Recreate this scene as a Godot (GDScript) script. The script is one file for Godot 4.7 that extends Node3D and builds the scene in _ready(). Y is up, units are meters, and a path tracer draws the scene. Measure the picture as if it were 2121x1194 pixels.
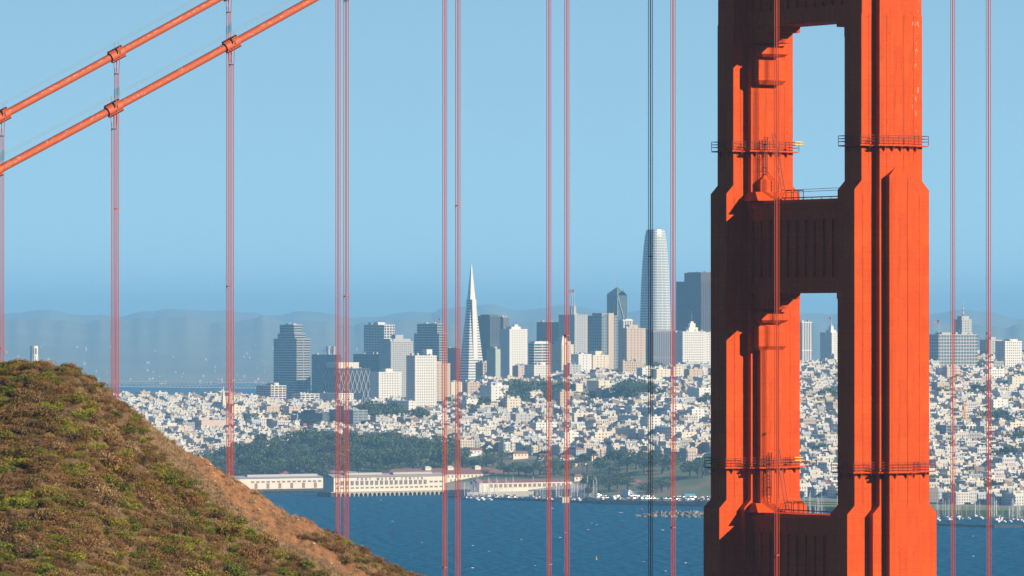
extends Node3D
# Bridge frame: x runs east across the bridge, z runs south along it, y is up, metres. The tower stands at the origin.
const F := 11459.0          # focal length in pixels of the 2121 px wide photograph
const UC := 1060.5
const VC := 597.0
const CAM := Vector3(-562.43, 164.76, -404.30)
const YAW := 1.001901       # 57.405 degrees from south towards east
const PITCH := 0.006889
var fw: Vector3
var rt: Vector3
var up: Vector3
var fwh: Vector3
const ALBEDO := 0.8         # one scale for every base colour, set with the exposure
var rng := RandomNumberGenerator.new()
var nz := FastNoiseLite.new()
var mats := {}
var used := {}

# ---------------------------------------------------------------- mesh builder
class M:
	var v := PackedVector3Array()
	var n := PackedVector3Array()
	var c := PackedColorArray()
	func tri(a: Vector3, b: Vector3, d: Vector3, col := Color.WHITE) -> void:
		var nn := (d - a).cross(b - a).normalized()
		v.append(a); v.append(b); v.append(d)
		for i in 3:
			n.append(nn); c.append(col)
	func quad(a: Vector3, b: Vector3, d: Vector3, e: Vector3, col := Color.WHITE) -> void:
		var nn := (d - a).cross(b - a).normalized()
		v.append(a); v.append(b); v.append(d); v.append(a); v.append(d); v.append(e)
		for i in 6:
			n.append(nn); c.append(col)
	func box(ce: Vector3, s: Vector3, col := Color.WHITE, bs := Basis()) -> void:
		var h := s * 0.5
		var ax := [bs.x * h.x, bs.y * h.y, bs.z * h.z]
		for i in 3:
			var u: Vector3 = ax[(i + 1) % 3]
			var w: Vector3 = ax[(i + 2) % 3]
			var q: Vector3 = ax[i]
			quad(ce + q - u - w, ce + q - u + w, ce + q + u + w, ce + q + u - w, col)
			quad(ce - q - u - w, ce - q + u - w, ce - q + u + w, ce - q - u + w, col)
	func mm(x0: float, x1: float, y0: float, y1: float, z0: float, z1: float, col := Color.WHITE) -> void:
		box(Vector3((x0 + x1) / 2, (y0 + y1) / 2, (z0 + z1) / 2), Vector3(absf(x1 - x0), absf(y1 - y0), absf(z1 - z0)), col)
	# bottom rectangle at y0 and top rectangle at y1
	func fru(b: Array, y0: float, t: Array, y1: float, col := Color.WHITE) -> void:
		var B := [Vector3(b[0], y0, b[2]), Vector3(b[1], y0, b[2]), Vector3(b[1], y0, b[3]), Vector3(b[0], y0, b[3])]
		var T := [Vector3(t[0], y1, t[2]), Vector3(t[1], y1, t[2]), Vector3(t[1], y1, t[3]), Vector3(t[0], y1, t[3])]
		for i in 4:
			var j := (i + 1) % 4
			quad(B[j], T[j], T[i], B[i], col)
		quad(T[3], T[0], T[1], T[2], col)
		quad(B[0], B[3], B[2], B[1], col)
	func tube(a: Vector3, b: Vector3, r: float, sides := 6, col := Color.WHITE, r2 := -1.0) -> void:
		if r2 < 0: r2 = r
		var d := (b - a).normalized()
		var p := d.cross(Vector3.UP)
		if p.length() < 0.01: p = Vector3.RIGHT
		p = p.normalized()
		var q := p.cross(d)
		for i in sides:
			var t0 := TAU * i / sides
			var t1 := TAU * (i + 1) / sides
			var n0 := p * cos(t0) + q * sin(t0)
			var n1 := p * cos(t1) + q * sin(t1)
			var A := a + n0 * r; var B := a + n1 * r; var C := b + n1 * r2; var D := b + n0 * r2
			for k in [[A, n0], [B, n1], [C, n1], [A, n0], [C, n1], [D, n0]]:
				v.append(k[0]); n.append(k[1]); c.append(col)
	func disc(a: Vector3, nn: Vector3, r: float, sides := 8, col := Color.WHITE) -> void:
		var p := nn.cross(Vector3.UP if absf(nn.y) < 0.9 else Vector3.RIGHT).normalized()
		var q := nn.cross(p)
		for i in sides:
			var t0 := TAU * i / sides; var t1 := TAU * (i + 1) / sides
			tri(a, a + (p * cos(t1) + q * sin(t1)) * r, a + (p * cos(t0) + q * sin(t0)) * r, col)
	func add(o: M, x: Transform3D, col = null) -> void:
		for i in o.v.size():
			v.append(x * o.v[i]); n.append((x.basis * o.n[i]).normalized()); c.append(o.c[i] if col == null else col)
	func mesh() -> ArrayMesh:
		var a := []
		a.resize(Mesh.ARRAY_MAX)
		a[Mesh.ARRAY_VERTEX] = v; a[Mesh.ARRAY_NORMAL] = n; a[Mesh.ARRAY_COLOR] = c
		var m := ArrayMesh.new()
		m.add_surface_from_arrays(Mesh.PRIMITIVE_TRIANGLES, a)
		return m

# ---------------------------------------------------------------- helpers
func lin(r: float, g: float, b: float) -> Color:
	return Color(r, g, b).linear_to_srgb()

func mat(key: String, col: Color, rough := 0.85, tex: Texture2D = null, scale := 1.0, vc := false) -> StandardMaterial3D:
	if mats.has(key): return mats[key]
	var m := StandardMaterial3D.new()
	m.resource_name = key
	m.albedo_color = lin(col.r * ALBEDO, col.g * ALBEDO, col.b * ALBEDO)
	m.roughness = rough
	m.vertex_color_use_as_albedo = vc
	if tex:
		m.albedo_texture = tex
		m.uv1_triplanar = true
		m.uv1_world_triplanar = true
		m.uv1_scale = Vector3.ONE * scale
	mats[key] = m
	return m

func noise_tex(freq: float, lo: float, hi: float, seed_: int, size := 512, oct := 4) -> NoiseTexture2D:
	var t := NoiseTexture2D.new()
	t.width = size; t.height = size; t.seamless = true
	var f := FastNoiseLite.new()
	f.seed = seed_; f.frequency = freq; f.fractal_octaves = oct
	t.noise = f
	var g := Gradient.new()
	g.set_color(0, lin(lo, lo, lo)); g.set_color(1, lin(hi, hi, hi))
	t.color_ramp = g
	return t

func numbered(s: String) -> String:
	used[s] = used.get(s, -1) + 1
	return s if used[s] == 0 else "%s_%03d" % [s, used[s]]

func tag(o: Node, label: String, category: String, group := "", kind := "") -> void:
	if label: o.set_meta("label", label)
	if category: o.set_meta("category", category)
	if group: o.set_meta("group", group)
	if kind: o.set_meta("kind", kind)

func thing(called: String, label: String, category: String, at := Vector3.ZERO, group := "") -> Node3D:
	var o := Node3D.new()
	o.name = numbered(called)
	add_child(o)
	o.position = at
	tag(o, label, category, group)
	return o

func part(called: String, mesh: Mesh, m: Material, parent: Node, at := Vector3.ZERO) -> MeshInstance3D:
	var o := MeshInstance3D.new()
	o.name = called if parent != self else numbered(called)
	o.mesh = mesh
	o.material_override = m
	o.position = at
	parent.add_child(o, true)
	return o

func stuff(called: String, mesh: Mesh, m: Material, parent: Node, label := "", category := "") -> MeshInstance3D:
	var o := part(called, mesh, m, parent)
	tag(o, label, category, "", "stuff")
	return o

func structure(called: String, mesh: Mesh, m: Material) -> MeshInstance3D:
	var o := part(called, mesh, m, self)
	o.set_meta("kind", "structure")
	return o

# a point at forward distance d whose picture is at (u, v)
func pt(u: float, v: float, d: float) -> Vector3:
	return CAM + fw * d + rt * ((u - UC) / F * d) + up * ((VC - v) / F * d)

func yat(v: float, d: float) -> float:
	return CAM.y + d * (fw.y + up.y * (VC - v) / F)

func ud(p: Vector3) -> Vector2:
	var r := p - CAM
	var d := r.dot(fwh)
	return Vector2(UC + F * r.dot(rt) / d, d)

func vof(p: Vector3) -> float:
	var r := p - CAM
	return VC - F * r.dot(up) / r.dot(fw)

func lerp_table(t: Array, x: float) -> float:
	if x <= t[0][0]: return t[0][1]
	for i in range(1, t.size()):
		if x <= t[i][0]:
			return lerpf(t[i - 1][1], t[i][1], (x - t[i - 1][0]) / (t[i][0] - t[i - 1][0]))
	return t[-1][1]

# ---------------------------------------------------------------- scene
func _ready() -> void:
	rng.seed = 20240
	nz.seed = 7; nz.frequency = 0.05; nz.fractal_octaves = 3
	fw = Vector3(sin(YAW) * cos(PITCH), sin(PITCH), cos(YAW) * cos(PITCH))
	rt = Vector3(-cos(YAW), 0, sin(YAW))
	up = rt.cross(fw)
	fwh = Vector3(sin(YAW), 0, cos(YAW))
	var cam := Camera3D.new()
	cam.name = "camera"
	add_child(cam)
	cam.look_at_from_position(CAM, CAM + fw * 100.0, Vector3.UP)
	cam.fov = rad_to_deg(2.0 * atan(VC / F))
	cam.near = 1.0
	cam.far = 60000.0
	cam.current = true
	var sm := ProceduralSkyMaterial.new()
	sm.sky_top_color = lin(0.010, 0.050, 0.180)
	sm.sky_horizon_color = lin(0.205, 0.370, 0.462)
	sm.sky_curve = 0.115
	sm.ground_horizon_color = lin(0.08, 0.16, 0.22)
	sm.ground_bottom_color = lin(0.012, 0.03, 0.045)
	sm.sun_angle_max = 1.0
	var sky := Sky.new()
	sky.sky_material = sm
	var env := Environment.new()
	env.background_mode = Environment.BG_SKY
	env.sky = sky
	env.tonemap_mode = Environment.TONE_MAPPER_LINEAR
	env.tonemap_exposure = 2.0
	env.fog_enabled = true
	env.fog_density = 0.000054
	env.fog_light_color = lin(0.27, 0.63, 1.0)
	env.sdfgi_enabled = true
	env.ssao_enabled = true
	env.ssil_enabled = true
	var we := WorldEnvironment.new()
	we.name = "world_environment"
	we.environment = env
	add_child(we)
	var sun := DirectionalLight3D.new()
	sun.name = "sun"
	add_child(sun)
	var al := deg_to_rad(54.0)
	var el := deg_to_rad(23.5)
	var to_sun := Vector3(-sin(al) * cos(el), sin(el), cos(al) * cos(el))
	sun.look_at_from_position(to_sun * 100.0, Vector3.ZERO, Vector3.UP)
	sun.light_color = Color(1.0, 0.93, 0.82)
	sun.light_energy = 1.6
	sun.light_angular_distance = 0.5
	sun.shadow_enabled = true
	build_all()

# ---------------------------------------------------------------- bridge tower
const X0 := 1.75      # half widths across the bridge of the leg's three nested shafts
const X1 := 2.62
const X2 := 3.49
const TIERS := [[203.0, 246.0, 4.55, 2.48, 0.0], [182.6, 203.0, 4.63, 2.5, 0.0], [142.8, 181.5, 5.7, 2.52, 1.65], [101.0, 141.75, 6.8, 3.55, 1.65], [0.0, 100.0, 7.9, 4.6, 2.7]]

func plate_texture() -> ImageTexture:
	# riveted steel plate seen from far: seams, rivet rows, repainted plates, rust runs (a multiplier), 20.48 m a side
	var s := 2048
	var img := Image.create(s, s, false, Image.FORMAT_RGB8)
	img.fill(Color(0.94, 0.94, 0.94))
	var r := RandomNumberGenerator.new(); r.seed = 5
	for i in 200:   # plates painted at different times
		var g := r.randf_range(0.92, 0.99)
		img.fill_rect(Rect2i(r.randi_range(0, 16) * 124, r.randi_range(0, 29) * 70, 124 * r.randi_range(1, 2), 70 * r.randi_range(1, 5)), Color(g, g * r.randf_range(0.94, 1.03), g * r.randf_range(0.9, 1.0)))
	for i in 1500:  # small touch-ups and dirt
		var g1 := r.randf_range(0.82, 1.0)
		img.fill_rect(Rect2i(r.randi_range(0, s - 1), r.randi_range(0, s - 20), r.randi_range(3, 30), r.randi_range(3, 22)), Color(g1, g1 * 0.98, g1 * 0.96))
	for i in 900:   # rust and rain runs
		var g2 := r.randf_range(0.72, 0.97)
		var x0 := r.randi_range(0, s - 4)
		var y0 := r.randi_range(0, 29) * 70
		img.fill_rect(Rect2i(x0, y0, r.randi_range(1, 4), r.randi_range(20, 260)), Color(g2, g2 * 0.95, g2 * 0.92))
	for x in range(0, s, 124):   # plate edges and rivet rows, broken where paint has filled them
		var y := 0
		while y < s:
			var L := r.randi_range(60, 420)
			if r.randf() < 0.7: img.fill_rect(Rect2i(x, y, 3, L), Color(0.70, 0.66, 0.64))
			for off in [14, 24, 100, 110]:
				if r.randf() < 0.6:
					for yy in range(y, mini(y + L, s), 10):
						img.fill_rect(Rect2i(x + off, yy, 4, 5), Color(0.80, 0.77, 0.75))
			y += L
	for y in range(0, s, 70):
		var x2 := 0
		while x2 < s:
			var L2 := r.randi_range(1, 4) * 124
			if r.randf() < (0.85 if y % 210 == 0 else 0.4):
				img.fill_rect(Rect2i(x2, y, L2, 4 if y % 210 == 0 else 2), Color(0.80, 0.77, 0.75))
			x2 += L2
	return ImageTexture.create_from_image(img)

func leg_mesh() -> ArrayMesh:
	var m := M.new()
	for i in TIERS.size():
		var t: Array = TIERS[i]
		var zz := [t[2], t[3], t[4]]
		var xx := [X0, X1, X2]
		for k in 3:
			if zz[k] <= 0.0: continue
			var y1: float = t[1]
			if k == 2 and i == 2: y1 = 183.2
			m.mm(-xx[k], xx[k], t[0], y1, -zz[k], zz[k])
			if i > 0 and i != 1 and k < 2:   # sloped shoulder up to the slimmer tier above
				var za: float = TIERS[i - 1][2 + k]
				if zz[k] - za > 0.3:
					m.fru([-xx[k], xx[k], -zz[k], zz[k]], y1, [-xx[k], xx[k], -za, za], TIERS[i - 1][0])
				else:
					m.mm(-xx[k], xx[k], y1, TIERS[i - 1][0], -za, za)
			elif k == 2 and i == 3:
				m.mm(-xx[k], xx[k], y1, TIERS[i - 1][0], -zz[k], zz[k])
	# hipped cap on the middle pilaster
	for s in [-1.0, 1.0]:
		var y0 := 183.2
		var a := Vector3(s * X2, y0, -1.65); var b := Vector3(s * X2, y0, 1.65)
		var p := Vector3(s * X1, y0 + 1.15, 0.0)
		var c0 := Vector3(s * X1, y0, -1.65); var c1 := Vector3(s * X1, y0, 1.65)
		m.tri(a, p, b); m.tri(c0, p, a); m.tri(b, p, c1)
	return m.mesh()

func shoulder_lines() -> ArrayMesh:
	# narrow cover straps standing 3 cm proud of the plates
	var m := M.new()
	for s in [-1.0, 1.0]:
		for t in [[183.0, 203.0, 1.3], [183.0, 203.0, -1.3], [143.0, 181.0, 4.3], [143.0, 181.0, -4.3], [184.5, 203.0, 3.4], [184.5, 203.0, -3.4]]:
			var x: float = s * (X1 if absf(t[2]) < 2.0 else X0)
			m.mm(x - 0.03, x + 0.03, t[0], t[1], t[2] - 0.13, t[2] + 0.13)
		for t in [[143.0, 182.9, 1.2], [143.0, 182.9, -1.2]]:
			m.mm(s * X2 - 0.03, s * X2 + 0.03, t[0], t[1], t[2] - 0.1, t[2] + 0.1)
		for y in [186.0, 190.4, 194.2, 198.6]:
			m.mm(s * X1 - 0.025, s * X1 + 0.025, y, y + 0.22, -2.46, 2.46)
		for y in [147.0, 151.4, 155.8, 160.2, 164.6, 169.0, 173.4, 177.8]:
			m.mm(s * X0 - 0.025, s * X0 + 0.025, y, y + 0.2, 2.54, 5.66)
			m.mm(s * X0 - 0.025, s * X0 + 0.025, y, y + 0.2, -5.66, -2.54)
	return m.mesh()

# outline of a leg at a platform as a closed ring, counter-clockwise seen from above
func leg_ring(z0: float, z1: float, z2: float, off: float) -> Array:
	var st := []
	if z2 > 0.0: st = [[X2, z2], [X1, z1], [X0, z0]]
	else: st = [[X1, z1], [X0, z0]]
	var q := []   # quadrant from west side to north side: (-x, -z)
	for i in st.size():
		q.append(Vector2(-st[i][0] - off, -st[i][1] - off))
		if i + 1 < st.size(): q.append(Vector2(-st[i + 1][0] - off, -st[i][1] - off))
	var ring := []
	for p in q: ring.append(p)
	var r1 := q.duplicate(); r1.reverse()
	for p in r1: ring.append(Vector2(-p.x, p.y))
	for p in q: ring.append(Vector2(-p.x, -p.y))
	for p in r1: ring.append(Vector2(p.x, -p.y))
	return ring

func platform(parent: Node, cx: float, y: float, z0: float, z1: float, z2: float, steel: Material, dark: Material) -> void:
	var inner := leg_ring(z0, z1, z2, 0.0)
	var outer := leg_ring(z0, z1, z2, 0.55)
	var m := M.new()
	var rail := M.new()
	var br := M.new()
	var cnt := inner.size()
	for i in cnt:
		var j := (i + 1) % cnt
		var a: Vector2 = inner[i]; var b: Vector2 = inner[j]; var c: Vector2 = outer[j]; var d: Vector2 = outer[i]
		var o := Vector3(cx, y, 0)
		var A := o + Vector3(a.x, 0, a.y); var B := o + Vector3(b.x, 0, b.y); var C := o + Vector3(c.x, 0, c.y); var D := o + Vector3(d.x, 0, d.y)
		var dn := Vector3(0, -0.16, 0)
		m.quad(A, B, C, D); m.quad(D + dn, C + dn, B + dn, A + dn); m.quad(D, C, C + dn, D + dn)
		var L := D.distance_to(C)
		var np := maxi(1, int(L / 1.25))
		for k in np + 1:
			var p := D.lerp(C, float(k) / np)
			rail.tube(p, p + Vector3(0, 1.15, 0), 0.045, 4)
		for h in [0.45, 0.8, 1.15]:
			rail.tube(D + Vector3(0, h, 0), C + Vector3(0, h, 0), 0.04, 4)
		if A.distance_to(B) > 0.6:   # tapering knee brackets under the deck
			var nb := maxi(1, int(A.distance_to(B) / 1.25))
			var outdir := ((D - A) + (C - B)).normalized()
			if absf(outdir.x) > absf(outdir.z): outdir = Vector3(signf(outdir.x), 0, 0)
			else: outdir = Vector3(0, 0, signf(outdir.z))
			var along := (B - A).normalized()
			for k in nb:
				var p2 := A.lerp(B, (k + 0.5) / nb) + Vector3(0, -0.16, 0)
				var t := along * 0.06
				var e := p2 + outdir * 0.5
				var f := p2 + Vector3(0, -0.75, 0)
				br.quad(p2 - t, e - t, f - t, p2 - t); br.quad(p2 + t, f + t, e + t, p2 + t)
				br.quad(e - t, e + t, f + t, f - t)
	var pl := part("service_platform", m.mesh(), steel, parent)
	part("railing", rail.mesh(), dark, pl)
	part("knee_bracket_row", br.mesh(), steel, pl).set_meta("kind", "stuff")

func ladder(parent: Node, a: Vector3, b: Vector3, w: Vector3, hoops: bool, m_: Material, outdir: Vector3) -> void:
	var m := M.new()
	m.tube(a - w, b - w, 0.05, 4); m.tube(a + w, b + w, 0.05, 4)
	var L := a.distance_to(b)
	var k := 0.3
	while k < L:
		var p := a.lerp(b, k / L)
		m.tube(p - w, p + w, 0.03, 4)
		k += 0.45
	if hoops:
		k = 1.0
		while k < L:
			var p := a.lerp(b, k / L)
			var prev := p - w
			for i in 5:
				var t := PI * (i + 1) / 5.0
				var q := p - w * cos(t) + outdir * (0.65 * sin(t))
				m.tube(prev, q, 0.04, 4)
				prev = q
			k += 1.5
		for t2 in [0.3, 0.5, 0.7]:
			var off: Vector3 = -w * cos(PI * t2) + outdir * (0.65 * sin(PI * t2))
			m.tube(a + off, b + off, 0.025, 4)
	part("ladder", m.mesh(), m_, parent)

func build_tower() -> void:
	var pt_ := plate_texture()
	var orange := mat("tower_paint", Color(0.63, 0.078, 0.006), 0.62, pt_, 1.0 / 20.48)
	orange.metallic_specular = 0.2
	var rail := mat("rail_shaded_orange", Color(0.20, 0.026, 0.012), 0.6)  # tower orange darkened so rails and ladders carry their shaded side in the colour
	var yellow := mat("yellow_paint", Color(0.75, 0.45, 0.02), 0.6)
	var t := thing("bridge_tower", "tall orange steel suspension bridge tower with two stepped legs joined by cross struts", "bridge tower", Vector3(0, 0, 0.85))
	var lm := leg_mesh()
	var sl := shoulder_lines()
	for cx in [-13.7, 13.7]:
		var leg := part("leg", lm, orange, t, Vector3(cx, 0, 0))
		part("cover_straps", sl, orange, leg).set_meta("kind", "stuff")
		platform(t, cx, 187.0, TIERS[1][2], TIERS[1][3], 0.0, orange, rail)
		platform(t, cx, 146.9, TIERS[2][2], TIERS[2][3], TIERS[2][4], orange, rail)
	# cross struts, each [bottom, top]
	var xi := 13.7 - X1
	for s in [[202.6, 214.5], [168.9, 180.6], [128.0, 141.2]]:
		var m := M.new()
		var zs := 2.35
		m.mm(-xi, xi, s[0] + 0.55, s[1] - 1.0, -zs + 0.35, zs - 0.35)
		m.mm(-xi, xi, s[0], s[0] + 1.0, -zs, zs)          # bottom chord
		m.mm(-xi, xi, s[1] - 1.05, s[1] - 0.45, -zs - 0.1, zs + 0.1)
		m.fru([-xi, xi, -zs - 0.3, zs + 0.3], s[1] - 0.45, [-xi, xi, -zs + 0.2, zs - 0.2], s[1])
		var st := part("portal_strut", m.mesh(), orange, t)
		var rib := M.new()
		rib.fru([-0.28, 0.28, -0.32, 0.0], 0.0, [-0.28, 0.28, -0.32, 0.0], s[1] - s[0] - 4.6)
		var rmesh := rib.mesh()
		for k in 11:
			var x := -9.6 + k * 1.92
			part("rib", rmesh, orange, st, Vector3(x, s[0] + 2.0, -zs + 0.35))
			var o2 := part("rib", rmesh, orange, st, Vector3(x, s[0] + 2.0, zs - 0.35))
			o2.rotation.y = PI
		var fr := M.new()
		for sz in [-1.0, 1.0]:
			fr.mm(-xi, xi, s[1] - 2.5, s[1] - 1.05, sz * (zs - 0.35), sz * (zs - 0.12))
			fr.mm(-xi, xi, s[0] + 1.0, s[0] + 1.9, sz * (zs - 0.35), sz * (zs - 0.12))
		part("frieze", fr.mesh(), orange, st)
		# stepped corbels below the strut on the inner face of both legs
		for sx in [-1.0, 1.0]:
			var c := M.new()
			for q in [[3.82, 2.15, 7.25, 4.15, 0.55], [4.4, 2.05, 3.75, 2.35, 0.36], [5.5, 1.95, 2.0, 0.0, 0.0], [6.9, 2.1, 0.75, 0.0, 0.0]]:
				var xa: float = sx * 13.7 - sx * X0
				var xb: float = sx * 13.7 - sx * q[0]
				var yb: float = s[0] - q[2]
				var ytop: float = s[0] - q[3]
				var x_lo := minf(xa, xb); var x_hi := maxf(xa, xb)
				c.mm(x_lo, x_hi, yb + q[4], ytop, -q[1], q[1])
				if q[4] > 0.0:
					var ins := 0.42
					var bot := [x_lo + (ins if sx > 0 else 0.0), x_hi - (ins if sx < 0 else 0.0), -q[1] + ins, q[1] - ins]
					c.fru(bot, yb, [x_lo, x_hi, -q[1], q[1]], yb + q[4])
			part("corbel", c.mesh(), orange, t)
			# sloped plinth where the strut top meets the leg
			var w := M.new()
			var xa2: float = sx * (13.7 - X0)
			var xb2: float = sx * (13.7 - X2 - 1.5)
			var xb3: float = sx * (13.7 - X2 - 0.1)
			w.fru([minf(xa2, xb2), maxf(xa2, xb2), -3.1, 3.1], s[1], [minf(xa2, xb3), maxf(xa2, xb3), -2.5, 2.5], s[1] + 1.15)
			part("plinth", w.mesh(), orange, t)
		# walkway rail and pipe along the strut top
		var wr := M.new()
		for k in 9:
			wr.tube(Vector3(-8.0 + k * 2.0, s[1], 0.5), Vector3(-8.0 + k * 2.0, s[1] + 0.35, 0.5), 0.06, 4)
		wr.tube(Vector3(-8.5, s[1] + 0.35, 0.5), Vector3(8.5, s[1] + 0.35, 0.5), 0.07, 5)
		wr.tube(Vector3(-10.5, s[1] + 1.5, 1.9), Vector3(10.5, s[1] + 1.4, 1.9), 0.03, 4)
		wr.tube(Vector3(-10.5, s[1] + 1.25, 1.9), Vector3(10.5, s[1] + 1.1, 1.9), 0.03, 4)
		for q in [[6.4, 1.6], [7.2, 1.0], [6.0, 2.0]]:
			wr.tube(Vector3(q[0], s[1], q[1]), Vector3(q[0], s[1] + 1.3, q[1]), 0.06, 4)
			wr.tube(Vector3(q[0], s[1] + 1.3, q[1]), Vector3(q[0] + 1.2, s[1] + 1.3, q[1]), 0.06, 4)
			wr.tube(Vector3(q[0] + 1.2, s[1], q[1]), Vector3(q[0] + 1.2, s[1] + 1.3, q[1]), 0.06, 4)
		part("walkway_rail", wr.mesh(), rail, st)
	# ladders and cage on the inner face of the far leg
	var xf := 13.7 - X1 - 0.35
	for yb in [[183.4, 187.6], [142.9, 147.6]]:
		var lx: float = xf if yb[0] > 180.0 else 13.7 - X2 - 0.35
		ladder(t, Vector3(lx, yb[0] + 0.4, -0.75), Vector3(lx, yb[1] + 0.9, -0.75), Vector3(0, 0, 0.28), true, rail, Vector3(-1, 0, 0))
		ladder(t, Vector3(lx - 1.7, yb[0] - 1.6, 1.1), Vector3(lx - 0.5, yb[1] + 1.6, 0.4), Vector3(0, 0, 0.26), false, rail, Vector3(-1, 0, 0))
		var yl := M.new()
		for h in [0.8, 1.15]:
			yl.tube(Vector3(13.7 - X1 - 0.9, (187.0 if yb[0] > 180.0 else 146.9) + h, 3.6), Vector3(13.7 - X1 - 0.9, (187.0 if yb[0] > 180.0 else 146.9) + h, 4.9), 0.09, 5)
		part("gate_bar", yl.mesh(), yellow, t)
	# weathered bare patches on the outer corner strip of the near leg, each a thin flake outline
	var pk := M.new()
	var rr := RandomNumberGenerator.new(); rr.seed = 91
	for i in 46:
		var yy := rr.randf_range(188.0, 205.0)
		var zz := rr.randf_range(2.7, 4.4)
		var hh := rr.randf_range(0.05, 0.4); var ww := rr.randf_range(0.03, 0.16)
		var x := -13.7 - X0 - 0.006
		var ang := []
		for k in 7:
			var a := TAU * k / 7.0
			ang.append(Vector3(x, yy + sin(a) * hh * rr.randf_range(0.5, 1.0), zz + cos(a) * ww * rr.randf_range(0.5, 1.0)))
		for k in 7:
			pk.tri(Vector3(x, yy, zz), ang[k], ang[(k + 1) % 7])
	stuff("bare_metal_flakes", pk.mesh(), mat("bare_primer", Color(0.52, 0.26, 0.16), 0.8), t)

# ---------------------------------------------------------------- cables
func cable_y(z: float) -> float:
	return 189.3 + 0.497 * (z + 106.7) + 0.00028 * (z + 106.7) * (z + 106.7)

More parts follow.
